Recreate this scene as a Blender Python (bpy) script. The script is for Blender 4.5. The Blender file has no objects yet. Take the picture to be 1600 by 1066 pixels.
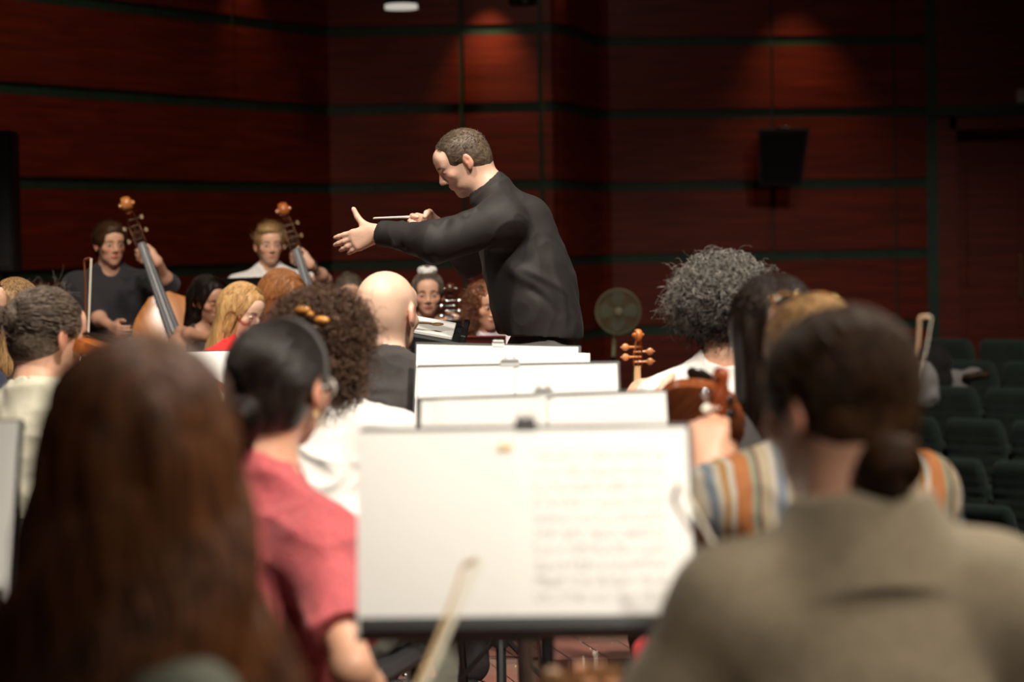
import bpy, math, os
import numpy as np
from mathutils import Vector, Matrix

# ------------------------------------------------------------------ camera, world, lights, exposure
SC = bpy.context.scene
COL = SC.collection
CAM_Z = 1.45
FPX = 1600 * 85.0 / 36.0
PITCH = math.atan(158.4 / FPX)
ROLL = math.radians(1.03)
cd = bpy.data.cameras.new('camera')
cd.lens = 85; cd.sensor_width = 36; cd.clip_end = 200
cd.dof.use_dof = True; cd.dof.focus_distance = 8.3; cd.dof.aperture_fstop = 2.8
cam = bpy.data.objects.new('camera', cd); COL.objects.link(cam)
cam.location = (0, 0, CAM_Z); cam.rotation_euler = (Matrix.Rotation(math.pi / 2 - PITCH, 3, 'X') @ Matrix.Rotation(-ROLL, 3, 'Z')).to_euler()
SC.camera = cam
SC.view_settings.view_transform = 'Standard'; SC.view_settings.look = 'None'
SC.view_settings.gamma = 1; SC.view_settings.use_curve_mapping = False
SC.view_settings.exposure = 0.0
w = bpy.data.worlds.new('world'); SC.world = w; w.use_nodes = True
w.node_tree.nodes['Background'].inputs[0].default_value = (0.9, 0.6, 0.5, 1)
w.node_tree.nodes['Background'].inputs[1].default_value = 0.012

def spot(name, loc, aim, power, angle, col=(1, .90, .76), size=.25, blend=.6):
    l = bpy.data.lights.new(name, 'SPOT'); l.energy = power; l.color = col
    l.spot_size = math.radians(angle); l.spot_blend = blend; l.shadow_soft_size = size
    o = bpy.data.objects.new(name, l); COL.objects.link(o); o.location = loc
    o.rotation_euler = (Vector(aim) - Vector(loc)).to_track_quat('-Z', 'Y').to_euler()
    return o
# stage lanterns on the bridge above the orchestra, plus unseen fill lamps added
spot('stage_and_fill_light', (1.6, 3.6, 7.2), (-.1, 7.2, .9), 2300, 40)
spot('stage_and_fill_light', (-2.2, 4.6, 7.2), (-1.3, 8.0, .8), 1400, 44)
spot('stage_and_fill_light', (-1.0, 8.4, 7.2), (-1.6, 12.2, .8), 1100, 46)
spot('stage_and_fill_light', (-.6, 4.4, 6.2), (-1.2, 12.6, 1.2), 2000, 26)  # unseen frontal fill, added to brighten the faces of the far players
spot('stage_and_fill_light', (.4, 6.6, 7.2), (.0, 8.4, 1.0), 900, 46)
spot('stage_and_fill_light', (1.8, 1.2, 6.4), (.4, 5.0, .9), 2300, 30)
spot('stage_and_fill_light', (2.0, -.8, 5.6), (.55, 3.4, .95), 930, 27)
spot('stage_and_fill_light', (-1.8, 7.8, 6.5), (-.6, 3.4, 1.1), 500, 34)
spot('stage_and_fill_light', (2.6, 6.0, 6.0), (-.3, 2.6, 1.1), 800, 30)
spot('stage_and_fill_light', (1.8, 10.5, 7.0), (.7, 16, 1.2), 350, 30)  # unseen lamp added to brighten the pedestal fan
spot('stage_and_fill_light', (3.4, 2.4, 5.0), (.0, 2.8, 1.1), 330, 36)
# downlights that graze the panelled walls
WASH = ((-.15, 22.55, 4.0, 50), (.50, 23.0, 4.05, 60), (3.0, 24.25, 4.4, 46), (-2.25, 21.4, 4.3, 16))
for (wx, wy, wz, wp) in WASH:
    spot('wall_washer', (wx, wy, wz), (wx, wy + .30, wz - 1.3), wp, 62, (1, .66, .36), .04, 1.0)
spot('house_light', (4.2, 12.5, 6.5), (3.9, 18.8, 0), 800, 60, (1, .92, .84), .4)
spot('house_light', (-2.5, 13.0, 7.0), (-3.4, 21.0, .4), 430, 46, (1, .76, .62), .4, 1.0)
spot('house_light', (2.5, 13.0, 7.0), (1.3, 23.0, 1.2), 220, 52, (1, .76, .62), .4, 1.0)

CAM_R = cam.rotation_euler.to_matrix()
def at(px, py, d):
    """the place at depth d (metres in front of the camera) that the photo shows at this pixel"""
    v = CAM_R @ Vector(((px - 800) / FPX, (533 - py) / FPX, -1))
    return Vector((0, 0, CAM_Z)) + v * (d / v.y)

# ------------------------------------------------------------------ tags and linking
def tag(o, label=None, cat=None, group=None, kind=None):
    if label: o['label'] = label
    if cat: o['category'] = cat
    if group: o['group'] = group
    if kind: o['kind'] = kind
    return o
def thing(name, label, cat, loc=(0, 0, 0), rz=0, group=None):
    o = bpy.data.objects.new(name, None); COL.objects.link(o); o.empty_display_size = .05
    o.location = loc; o.rotation_euler = (0, 0, rz)
    return tag(o, label, cat, group)
def copy_tree(o, parent=None):
    c = o.copy(); COL.objects.link(c); c.parent = parent
    for ch in list(o.children): copy_tree(ch, c)
    return c

class MB:
    """collects vertices and faces of one mesh"""
    def __init__(s): s.v = []; s.f = []; s.n = 0; s.m = []
    def add(s, v, f, mi=0):
        v = np.asarray(v, dtype=np.float64).reshape(-1, 3)
        for q in f: s.f.append(tuple(int(i) + s.n for i in q)); s.m.append(mi)
        s.v.append(v); s.n += len(v); return s
    def box(s, c, h, R=None, mi=0, bev=0):
        x, y, z = h
        if bev > 0:
            b = min(bev, x * .9, y * .9, z * .9); v = []
            for sx in (-1, 1):
                for sy in (-1, 1):
                    for sz in (-1, 1):
                        v += [(sx * x, sy * (y - b), sz * (z - b)), (sx * (x - b), sy * y, sz * (z - b)), (sx * (x - b), sy * (y - b), sz * z)]
            i = lambda sx, sy, sz, k: (((sx > 0) * 4 + (sy > 0) * 2 + (sz > 0)) * 3 + k)
            f = []
            for sg in (-1, 1):
                f.append((i(sg, -1, -1, 0), i(sg, 1, -1, 0), i(sg, 1, 1, 0), i(sg, -1, 1, 0)))
                f.append((i(-1, sg, -1, 1), i(1, sg, -1, 1), i(1, sg, 1, 1), i(-1, sg, 1, 1)))
                f.append((i(-1, -1, sg, 2), i(1, -1, sg, 2), i(1, 1, sg, 2), i(-1, 1, sg, 2)))
                for sh in (-1, 1):
                    f.append((i(sg, sh, -1, 0), i(sg, sh, 1, 0), i(sg, sh, 1, 1), i(sg, sh, -1, 1)))
                    f.append((i(sg, -1, sh, 0), i(sg, 1, sh, 0), i(sg, 1, sh, 2), i(sg, -1, sh, 2)))
                    f.append((i(-1, sg, sh, 1), i(1, sg, sh, 1), i(1, sg, sh, 2), i(-1, sg, sh, 2)))
                    for st in (-1, 1): f.append((i(sg, sh, st, 0), i(sg, sh, st, 1), i(sg, sh, st, 2)))
            v = np.array(v)
        else:
            v = np.array([(sx * x, sy * y, sz * z) for sx in (-1, 1) for sy in (-1, 1) for sz in (-1, 1)])
            f = [(0, 1, 3, 2), (4, 6, 7, 5), (0, 4, 5, 1), (2, 3, 7, 6), (0, 2, 6, 4), (1, 5, 7, 3)]
        if R is not None: v = v @ np.array(R).T
        return s.add(v + np.array(c), f, mi)
    def tube(s, pts, rad, n=10, mi=0, sx=None, up=None):
        """tube along pts; rad a number or one per point; sx scales the binormal axis"""
        P = np.array([tuple(p) for p in pts], dtype=float); m = len(P)
        r = np.full(m, rad, dtype=float) if np.isscalar(rad) else np.array(rad, dtype=float)
        r2 = r if sx is None else (r * sx if np.isscalar(sx) else np.array(sx, dtype=float))
        T = np.gradient(P, axis=0); T /= np.linalg.norm(T, axis=1)[:, None] + 1e-12
        if up is None:
            a = np.array((0, 0, 1.)) if abs(T[0][2]) < .9 else np.array((1., 0, 0))
            B = []; b = np.cross(T[0], a); b /= np.linalg.norm(b)
            for i in range(m):
                b = b - T[i] * b.dot(T[i]); b /= np.linalg.norm(b); B.append(b.copy())
            B = np.array(B)
        else:
            B = np.tile(np.array(up, dtype=float), (m, 1)); B -= T * (B * T).sum(1)[:, None]; B /= np.linalg.norm(B, axis=1)[:, None] + 1e-12
        N = np.cross(B, T)
        a = np.linspace(0, 2 * math.pi, n, endpoint=False)
        V = P[:, None] + N[:, None] * (np.cos(a)[None, :, None] * r[:, None, None]) + B[:, None] * (np.sin(a)[None, :, None] * r2[:, None, None])
        f = [(i * n + j, i * n + (j + 1) % n, (i + 1) * n + (j + 1) % n, (i + 1) * n + j) for i in range(m - 1) for j in range(n)]
        f.append(tuple(range(n - 1, -1, -1))); f.append(tuple((m - 1) * n + j for j in range(n)))
        return s.add(V, f, mi)
    def ball(s, c, r, nu=16, nv=10, R=None, mi=0):
        r = np.array(r if hasattr(r, '__len__') else (r, r, r), dtype=float)
        v = [(0, 0, 1)]
        for i in range(1, nv):
            t = math.pi * i / nv
            for j in range(nu):
                a = 2 * math.pi * j / nu; v.append((math.sin(t) * math.cos(a), math.sin(t) * math.sin(a), math.cos(t)))
        v.append((0, 0, -1)); v = np.array(v) * r
        if R is not None: v = v @ np.array(R).T
        f = [(0, 1 + j, 1 + (j + 1) % nu) for j in range(nu)]
        for i in range(nv - 2):
            for j in range(nu):
                a = 1 + i * nu; f.append((a + j, a + nu + j, a + nu + (j + 1) % nu, a + (j + 1) % nu))
        a = 1 + (nv - 2) * nu; e = len(v) - 1
        f += [(e, a + (j + 1) % nu, a + j) for j in range(nu)]
        return s.add(v + np.array(c), f, mi)
    def lathe(s, prof, c=(0, 0, 0), n=24, axis='z', mi=0):
        v = []; m = len(prof)
        for (r, h) in prof:
            for j in range(n):
                a = 2 * math.pi * j / n; x, y, z = r * math.cos(a), r * math.sin(a), h
                if axis == 'y': x, y, z = x, z, y
                if axis == 'x': x, y, z = z, x, y
                v.append((x, y, z))
        f = [(i * n + j, i * n + (j + 1) % n, (i + 1) * n + (j + 1) % n, (i + 1) * n + j) for i in range(m - 1) for j in range(n)]
        f.append(tuple(range(n - 1, -1, -1))); f.append(tuple((m - 1) * n + j for j in range(n)))
        return s.add(np.array(v) + np.array(c), f, mi)
    def build(s, name, mat, parent=None, smooth=None, loc=None):
        v = np.concatenate(s.v)
        return mesh_obj(name, v, s.f, mat, parent, smooth, mi=s.m if any(s.m) else None, loc=loc)

def mesh_obj(name, v, f, mat, parent=None, smooth=None, col=None, mi=None, loc=None):
    me = bpy.data.meshes.new(name)
    v = np.asarray(v, dtype=np.float32)
    if isinstance(f, np.ndarray):
        n, k = f.shape
        me.vertices.add(len(v)); me.vertices.foreach_set('co', v.ravel())
        me.loops.add(n * k); me.loops.foreach_set('vertex_index', f.astype(np.int32).ravel())
        me.polygons.add(n); me.polygons.foreach_set('loop_start', np.arange(0, n * k, k, dtype=np.int32))
        me.update(calc_edges=True)
    else:
        me.from_pydata([tuple(map(float, p)) for p in v], [], f); me.update()
    for m in (mat if isinstance(mat, (list, tuple)) else [mat]): me.materials.append(m)
    if mi is not None: me.polygons.foreach_set('material_index', np.array(mi, dtype=np.int32))
    if smooth is None or smooth is True:
        me.polygons.foreach_set('use_smooth', np.ones(len(me.polygons), dtype=bool))
        if smooth is None: me.set_sharp_from_angle(angle=math.radians(38))
    if col is not None:
        a = me.color_attributes.new('Col', 'FLOAT_COLOR', 'POINT')
        c4 = np.ones((len(v), 4), dtype=np.float32); c4[:, :3] = col; a.data.foreach_set('color', c4.ravel())
    me.validate()
    o = bpy.data.objects.new(name, me); COL.objects.link(o)
    if parent is not None: o.parent = parent
    if loc is not None: o.location = loc
    return o

# ------------------------------------------------------------------ numpy noise
def _h(i, j, k, s):
    n = (i * 374761393 + j * 668265263 + k * 2147483647 + s * 974634777) & 0xffffffff
    n = ((n ^ (n >> 13)) * 1274126177) & 0xffffffff
    return ((n ^ (n >> 16)) & 0xffff) / 65535.0
def noise3(p, s=0):
    p = np.asarray(p, dtype=np.float64); i = np.floor(p).astype(np.int64); f = p - i; f = f * f * (3 - 2 * f); r = 0
    for a in (0, 1):
        for b in (0, 1):
            for c in (0, 1):
                wt = (f[:, 0] if a else 1 - f[:, 0]) * (f[:, 1] if b else 1 - f[:, 1]) * (f[:, 2] if c else 1 - f[:, 2])
                r = r + wt * _h(i[:, 0] + a, i[:, 1] + b, i[:, 2] + c, s)
    return r * 2 - 1

# ------------------------------------------------------------------ solid modelling: signed distances on a grid -> one smooth surface
class Fr:
    """a local frame: origin o, rotation R (3x3), scale s"""
    def __init__(s, o=(0, 0, 0), R=None, sc=1.0): s.o = np.array(o, float); s.R = np.eye(3) if R is None else np.array(R, float); s.s = sc
    def p(s, v): return s.o + (np.asarray(v, float) * s.s) @ s.R.T
    def d(s, v): return np.asarray(v, float) @ s.R.T
    def inv(s, p): return ((np.asarray(p) - s.o) @ s.R) / s.s
def rot(x=0, y=0, z=0):
    return np.array(Matrix.Rotation(z, 3, 'Z') @ Matrix.Rotation(x, 3, 'X') @ Matrix.Rotation(y, 3, 'Y'))
ID = Fr()
def E(c, r, fr=ID, R=None, k=.02, op='u'):
    c = fr.p(c); r = np.array(r, float) * fr.s; M = fr.R if R is None else fr.R @ np.array(R)
    ext = np.sqrt(((M * r) ** 2).sum(1))
    def fn(X, Y, Z):
        x, y, z = X - c[0], Y - c[1], Z - c[2]
        q = [(x * M[0, i] + y * M[1, i] + z * M[2, i]) / r[i] for i in range(3)]
        k0 = np.sqrt(q[0] ** 2 + q[1] ** 2 + q[2] ** 2) + 1e-9
        k1 = np.sqrt((q[0] / r[0]) ** 2 + (q[1] / r[1]) ** 2 + (q[2] / r[2]) ** 2) + 1e-9
        return k0 * (k0 - 1) / k1
    return (op, fn, c - ext, c + ext, k)
def RC(a, b, ra, rb, fr=ID, k=.02, op='u', flat=False):
    a = fr.p(a); b = fr.p(b); ra *= fr.s; rb *= fr.s
    ab = b - a; L2 = ab.dot(ab) + 1e-12; L = math.sqrt(L2); u = ab / L
    def fn(X, Y, Z):
        x, y, z = X - a[0], Y - a[1], Z - a[2]
        t = (x * u[0] + y * u[1] + z * u[2]); tc = np.clip(t / L, 0, 1)
        if flat:
            rad = np.sqrt(np.maximum(x * x + y * y + z * z - t * t, 0)) - (ra + (rb - ra) * tc)
            return np.maximum(rad, np.maximum(-t, t - L))
        dx, dy, dz = x - u[0] * tc * L, y - u[1] * tc * L, z - u[2] * tc * L
        return np.sqrt(dx * dx + dy * dy + dz * dz) - (ra + (rb - ra) * tc)
    m = max(ra, rb)
    return (op, fn, np.minimum(a, b) - m, np.maximum(a, b) + m, k)
def HS(p, n, fr=ID, k=.004):
    """cut away the side that n points to"""
    p = fr.p(p); n = fr.d(n); n = n / np.linalg.norm(n)
    def fn(X, Y, Z): return (X - p[0]) * n[0] + (Y - p[1]) * n[1] + (Z - p[2]) * n[2]
    return ('c', fn, None, None, k)
Q = float(os.environ.get('VOXQ', '1'))
def solid(ops, h, clip=None):
    h = h * Q
    lo = np.min([o[2] for o in ops if o[0] == 'u'], axis=0) - 3 * h; hi = np.max([o[3] for o in ops if o[0] == 'u'], axis=0) + 3 * h
    n = np.ceil((hi - lo) / h).astype(int) + 1
    F = np.full(n, .5, dtype=np.float32)
    ax = [(lo[i] + h * np.arange(n[i])).astype(np.float32) for i in range(3)]
    for (op, fn, a, b, k) in ops:
        if a is None:
            F = np.maximum(F, fn(ax[0][:, None, None], ax[1][None, :, None], ax[2][None, None, :])).astype(np.float32); continue
        m = k + 3 * h
        i0 = np.clip(np.floor((a - m - lo) / h).astype(int), 0, n); i1 = np.clip(np.ceil((b + m - lo) / h).astype(int) + 1, 0, n)
        if np.any(i1 <= i0): continue
        sl = tuple(slice(i0[i], i1[i]) for i in range(3))
        D = fn(ax[0][sl[0]][:, None, None], ax[1][sl[1]][None, :, None], ax[2][sl[2]][None, None, :])
        G = F[sl]
        if op == 'u':
            t = np.clip(.5 + .5 * (D - G) / k, 0, 1); F[sl] = D + (G - D) * t - k * t * (1 - t)
        else:
            D = -D; t = np.clip(.5 - .5 * (D - G) / k, 0, 1); F[sl] = D + (G - D) * t + k * t * (1 - t)
    F[0] = F[-1] = .5; F[:, 0] = F[:, -1] = .5; F[:, :, 0] = F[:, :, -1] = .5
    I = F < 0
    s = np.zeros(n - 1, dtype=np.int8)
    for a in (0, 1):
        for b in (0, 1):
            for c in (0, 1): s += I[a:n[0] - 1 + a, b:n[1] - 1 + b, c:n[2] - 1 + c]
    cells = np.argwhere((s > 0) & (s < 8)); idx = np.full(n - 1, -1, dtype=np.int32)
    idx[tuple(cells.T)] = np.arange(len(cells))
    acc = np.zeros((len(cells), 3)); cnt = np.zeros(len(cells))
    for axn in range(3):
        o1, o2 = [i for i in range(3) if i != axn]
        for a in (0, 1):
            for b in (0, 1):
                off = np.zeros(3, int); off[o1] = a; off[o2] = b; p0 = cells + off; off2 = off.copy(); off2[axn] = 1; p1 = cells + off2
                f0 = F[tuple(p0.T)]; f1 = F[tuple(p1.T)]; m = (f0 < 0) != (f1 < 0)
                t = f0[m] / (f0[m] - f1[m]); q = off[None].astype(float).repeat(m.sum(), 0); q[:, axn] = t
                acc[m] += q; cnt[m] += 1
    V = lo + (cells + acc / cnt[:, None]) * h
    Fc = []
    for axn in range(3):
        o1, o2 = (axn + 1) % 3, (axn + 2) % 3
        sl0 = [slice(1, n[i] - 1) for i in range(3)]; sl0[axn] = slice(0, n[axn] - 1); sl1 = list(sl0); sl1[axn] = slice(1, n[axn])
        A = I[tuple(sl0)]; B = I[tuple(sl1)]; e = np.argwhere(A != B); base = e.copy(); st = A[tuple(e.T)]
        for i in range(3):
            if i != axn: base[:, i] += 1
        def cid(d1, d2):
            q = base.copy(); q[:, o1] -= d1; q[:, o2] -= d2; return idx[tuple(q.T)]
        quad = np.stack([cid(1, 1), cid(0, 1), cid(0, 0), cid(1, 0)], 1); quad[~st] = quad[~st][:, ::-1]
        Fc.append(quad)
    Fc = np.concatenate(Fc)
    return V, Fc
def vnormals(V, Fq):
    a, b, c, d = (V[Fq[:, i]] for i in range(4)); n = np.cross(c - a, d - b); N = np.zeros_like(V)
    for i in range(3):
        N[:, i] = sum(np.bincount(Fq[:, j], weights=n[:, i], minlength=len(V)) for j in range(4))
    return N / (np.linalg.norm(N, axis=1)[:, None] + 1e-12)
def relax(V, Fq, it=1, lam=.5):
    for _ in range(it):
        S = np.zeros_like(V); C = np.zeros(len(V))
        for j in range(4):
            for l in (1, 3):
                q = Fq[:, (j + l) % 4]
                for i in range(3): S[:, i] += np.bincount(Fq[:, j], weights=V[q, i], minlength=len(V))
                C += np.bincount(Fq[:, j], minlength=len(V))
        V = V + lam * (S / C[:, None] - V)
    return V
def strands(P, r0, r1, sides=3):
    """P: N x M x 3 polylines -> thin tubes"""
    N, M, _ = P.shape
    T = np.gradient(P, axis=1); T /= np.linalg.norm(T, axis=2)[..., None] + 1e-12
    a = np.array((.31, .52, .79)); B = np.cross(T, a); B /= np.linalg.norm(B, axis=2)[..., None] + 1e-9; Nn = np.cross(B, T)
    t = np.linspace(0, 1, M); r = (r0 + (r1 - r0) * t)[None, :, None]
    ang = [2 * math.pi * j / sides for j in range(sides)]
    V = np.stack([P + Nn * (math.cos(g) * r) + B * (math.sin(g) * r) for g in ang], 2).reshape(-1, 3)
    i = np.arange(N)[:, None, None] * M * sides + np.arange(M - 1)[None, :, None] * sides; j = np.arange(sides)[None, None, :]; j2 = (j + 1) % sides
    f = np.stack([i + j, i + j2, i + sides + j2, i + sides + j], 3).reshape(-1, 4)
    return V, f
def join(parts):
    V = []; Fq = []; n = 0
    for v, f in parts: V.append(v); Fq.append(f + n); n += len(v)
    return np.concatenate(V), np.concatenate(Fq)

# ------------------------------------------------------------------ materials
def mat(name, col, rough=.6, var=.12, scale=8, bump=0, bscale=60, metal=0, sheen=0, vcol=False, sss=0, stretch=None, col2=None, coat=0, spec=.5, emit=None):
    m = bpy.data.materials.new(name); m.use_nodes = True; nt = m.node_tree; b = nt.nodes['Principled BSDF']
    b.inputs['Roughness'].default_value = rough; b.inputs['Metallic'].default_value = metal
    b.inputs['Specular IOR Level'].default_value = spec
    if sheen: b.inputs['Sheen Weight'].default_value = sheen
    if coat: b.inputs['Coat Weight'].default_value = coat; b.inputs['Coat Roughness'].default_value = .15
    if sss:
        b.inputs['Subsurface Weight'].default_value = sss; b.inputs['Subsurface Radius'].default_value = (1, .3, .15); b.inputs['Subsurface Scale'].default_value = .012
    tc = nt.nodes.new('ShaderNodeTexCoord'); mp = nt.nodes.new('ShaderNodeMapping'); nt.links.new(tc.outputs['Object'], mp.inputs[0])
    if stretch: mp.inputs['Scale'].default_value = stretch
    nz = nt.nodes.new('ShaderNodeTexNoise'); nz.inputs['Scale'].default_value = scale; nz.inputs['Detail'].default_value = 6; nt.links.new(mp.outputs[0], nz.inputs[0])
    rp = nt.nodes.new('ShaderNodeValToRGB'); nt.links.new(nz.outputs[0], rp.inputs[0])
    rp.color_ramp.elements[0].position = .3; rp.color_ramp.elements[1].position = .7
    c2 = col2 or tuple(min(1, c * (1 + var)) for c in col); c1 = col if col2 else tuple(c * (1 - var) for c in col)
    rp.color_ramp.elements[0].color = (*c1, 1); rp.color_ramp.elements[1].color = (*c2, 1)
    out = rp.outputs[0]
    if vcol:
        at_ = nt.nodes.new('ShaderNodeAttribute'); at_.attribute_name = 'Col'
        mx = nt.nodes.new('ShaderNodeMix'); mx.data_type = 'RGBA'; mx.blend_type = 'MULTIPLY'; mx.inputs[0].default_value = 1
        nt.links.new(at_.outputs[0], mx.inputs[6]); nt.links.new(out, mx.inputs[7]); out = mx.outputs[2]
    nt.links.new(out, b.inputs['Base Color'])
    if bump:
        n2 = nt.nodes.new('ShaderNodeTexNoise'); n2.inputs['Scale'].default_value = bscale; n2.inputs['Detail'].default_value = 4; nt.links.new(mp.outputs[0], n2.inputs[0])
        bp = nt.nodes.new('ShaderNodeBump'); bp.inputs['Strength'].default_value = bump; bp.inputs['Distance'].default_value = .01
        nt.links.new(n2.outputs[0], bp.inputs['Height']); nt.links.new(bp.outputs[0], b.inputs['Normal'])
    if emit:
        b.inputs['Emission Color'].default_value = (*emit[0], 1); b.inputs['Emission Strength'].default_value = emit[1]
    return m
def stripes(name, cols, width, axis=0):
    m = mat(name, (1, 1, 1), .8); nt = m.node_tree; b = nt.nodes['Principled BSDF']
    tc = nt.nodes.new('ShaderNodeTexCoord'); sx = nt.nodes.new('ShaderNodeSeparateXYZ'); nt.links.new(tc.outputs['Object'], sx.inputs[0])
    nz = nt.nodes.new('ShaderNodeTexNoise'); nz.inputs['Scale'].default_value = 6; nt.links.new(tc.outputs['Object'], nz.inputs[0])
    a1 = nt.nodes.new('ShaderNodeMath'); a1.operation = 'MULTIPLY_ADD'; nt.links.new(nz.outputs[0], a1.inputs[0]); a1.inputs[1].default_value = .03; nt.links.new(sx.outputs[axis], a1.inputs[2])
    d = nt.nodes.new('ShaderNodeMath'); d.operation = 'DIVIDE'; nt.links.new(a1.outputs[0], d.inputs[0]); d.inputs[1].default_value = width
    fr = nt.nodes.new('ShaderNodeMath'); fr.operation = 'FRACT'; nt.links.new(d.outputs[0], fr.inputs[0])
    rp = nt.nodes.new('ShaderNodeValToRGB'); rp.color_ramp.interpolation = 'CONSTANT'; nt.links.new(fr.outputs[0], rp.inputs[0])
    el = rp.color_ramp.elements; el[0].position = 0; el[0].color = (*cols[0][1], 1); el[1].position = cols[1][0]; el[1].color = (*cols[1][1], 1)
    for p, c in cols[2:]: e = el.new(p); e.color = (*c, 1)
    nt.links.new(rp.outputs[0], b.inputs['Base Color']); return m
SKIN = mat('skin', (1, 1, 1), .48, .06, 14, .08, 180, vcol=True, sss=.12)
SKIN_TONES = dict(fair=(.80, .46, .32), mid=(.70, .38, .25), tan=(.58, .30, .19), pale=(.86, .56, .42))
BLACKMETAL = mat('black_metal', (.018, .018, .02), .38, .1, metal=.3)
CHROME = mat('chrome', (.75, .75, .76), .2, .03, metal=1)
BRASS = mat('brass', (.75, .52, .2), .28, .1, metal=1)
BLACKPLASTIC = mat('black_plastic', (.015, .015, .017), .5, .1)
def hair_mat(name, c1, c2, rough=.42, st=(1, 1, 1), scale=40, spec=.4):
    return mat(name, c1, rough, .3, scale, .15, 120, stretch=st, col2=c2, spec=spec)
# ------------------------------------------------------------------ people
rng = np.random.RandomState(7)
HC = np.array((0, -.012, .030)); HR = np.array((.076, .097, .083))        # cranium in head space (x right, y forward, z up)

def head_ops(f, fem=False, down=0.0, ears=True):
    j = .90 if fem else 1.0; cz = .009 if fem else .0
    o = [E(HC, HR, f, k=.02), E((0, -.045, -.02), (.060, .055, .055), f, k=.03),
         E((0, .030, -.028 + cz * .4), (.060 * j, .060, .082 - cz * .5), f, k=.03),
         E((0, .034, -.070 + cz), (.049 * j, .046, .036), f, k=.02),
         E((0, .066, -.097 + cz * 1.3), (.022 * j, .018, .017), f, k=.02),
         E((0, .070, .045), (.050, .024, .035), f, k=.03)]
    for s in (-1, 1):
        o += [E((s * .040, .064, -.020), (.022, .018, .018), f, k=.02),
              RC((s * .012, .090, .022), (s * .044, .078, .024), .007, .006, f, k=.012),
              E((s * .031, .100, .004), (.018, .014, .011), f, k=.012, op='s'),
              E((s * .031, .079, .003), (.0145, .0125, .0115), f, k=.004),
              E((s * .011, .094, -.034), (.0085, .010, .007), f, k=.006)]
        if ears:
            R = rot(x=-.12, z=s * .28)
            o += [E((s * .079, -.010, -.004), (.009, .017, .031), f, R=R, k=.006),
                  E((s * .092, -.006, .000), (.010, .009, .018), f, R=R, k=.004, op='s'),
                  E((s * .077, -.004, -.030), (.006, .009, .010), f, k=.006)]
    o += [RC((0, .088, .014), (0, .108, -.022), .0065, .0095, f, k=.012), E((0, .108, -.027), (.0095, .010, .008), f, k=.008),
          E((0, .086, -.054), (.023, .011, .0065), f, k=.006), E((0, .084, -.064), (.019, .011, .0070), f, k=.004),
          E((0, .101, -.0592), (.021, .0045, .0012), f, k=.003, op='s')]
    return o
def head_paint(p, base, fem=False, brow=(.10, .06, .04), lip=None, beard=0, stub=0, back=0):
    """p: vertices in head space -> colour factors"""
    c = np.tile(np.array(base, float), (len(p), 1))
    n = noise3(p * 30, 3)[:, None]; c *= 1 + .05 * n
    def blob(ctr, r, col, a=1.0, sharp=1.4):
        nonlocal c
        d = (((p - np.array(ctr)) / np.array(r)) ** 2).sum(1)
        w = (np.clip(sharp * (1 - d), 0, 1) * a)[:, None]; c = c * (1 - w) + np.array(col) * w
    b = np.array(base)
    for s in (-1, 1):
        blob((s * .045, .075, -.025), (.028, .04, .026), b * (1.05, .78, .74), .6, 1)
        blob((s * .082, -.008, -.004), (.018, .03, .04), b * (1.05, .66, .60), .8, 1)
        blob((s * .028, .095, .0245), (.021, .03, .0050), brow, .85, 2)
        blob((s * .031, .092, -.001), (.0150, .02, .0042), (.09, .05, .04), .85, 2)
    blob((0, .112, -.026), (.016, .02, .014), b * (1.05, .75, .70), .6, 1)
    l = lip or (b * (1.0, .55, .55)); blob((0, .094, -.060), (.024, .022, .0125), l, .9, 1.6)
    if stub:
        blob((0, .05, -.085), (.07, .07, .04), b * .62, stub, 1)
    if back:
        blob((0, -.085, -.030), (.085, .06, .028), b * (.62, .60, .62), back, 1); blob((-.075, -.02, -.03), (.03, .05, .03), b * .7, back, 1)
    if beard:
        blob((0, .04, -.085), (.075, .085, .045), np.array(brow) * 1.3, beard, 1.4)
    return c
def hand_ops(f, wr, d, t, left, curl=.35, thumb=0, splay=.004, k=.008, curls=None):
    d = np.array(d, float); d /= np.linalg.norm(d); t = np.array(t, float); t -= d * t.dot(d); t /= np.linalg.norm(t)
    n = np.cross(d, t) * (1 if left else -1); w = np.array(wr, float); o = []
    offs = (.028, .009, -.010, -.027); lens = (.072, .080, .074, .058); kn = (.086, .090, .086, .079)
    for i in range(4):
        b = w + d * kn[i] + t * offs[i]
        o.append(RC(w + t * offs[i] * .45 + d * .005, b, .0185, .0130, f, k=.014))
        a = b; th = curl * .7 if curls is None else curls[i] * .7; tt = (offs[i] / .03) * splay
        for q, (fr_, r0, r1) in enumerate(((.45, .0105, .0095), (.31, .0095, .0088), (.24, .0088, .0075))):
            dr = d * math.cos(th) + n * math.sin(th) + t * tt * 8; c = a + dr / np.linalg.norm(dr) * lens[i] * fr_
            o.append(RC(a, c, r0, r1, f, k=.004)); a = c; th += (curl if curls is None else curls[i]) * (1.0 if q == 0 else .8)
    p0 = w + d * .020 + t * .020 + n * .006; p1 = w + d * .048 + t * .046 + n * .014
    if thumb == 0: p2 = p1 + d * .030 + t * .012 + n * .008; p3 = p2 + d * .026 + t * .002 + n * .006
    elif thumb == 1: p2 = p1 + d * .014 + t * .030 + n * .002; p3 = p2 + d * .006 + t * .030
    else: p2 = p1 + d * .022 + n * .024; p3 = p2 + d * .014 + n * .018 - t * .012
    o += [RC(p0, p1, .018, .0135, f, k=.014), RC(p1, p2, .0125, .0105, f, k=.006), RC(p2, p3, .0105, .0088, f, k=.004)]
    return o
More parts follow.
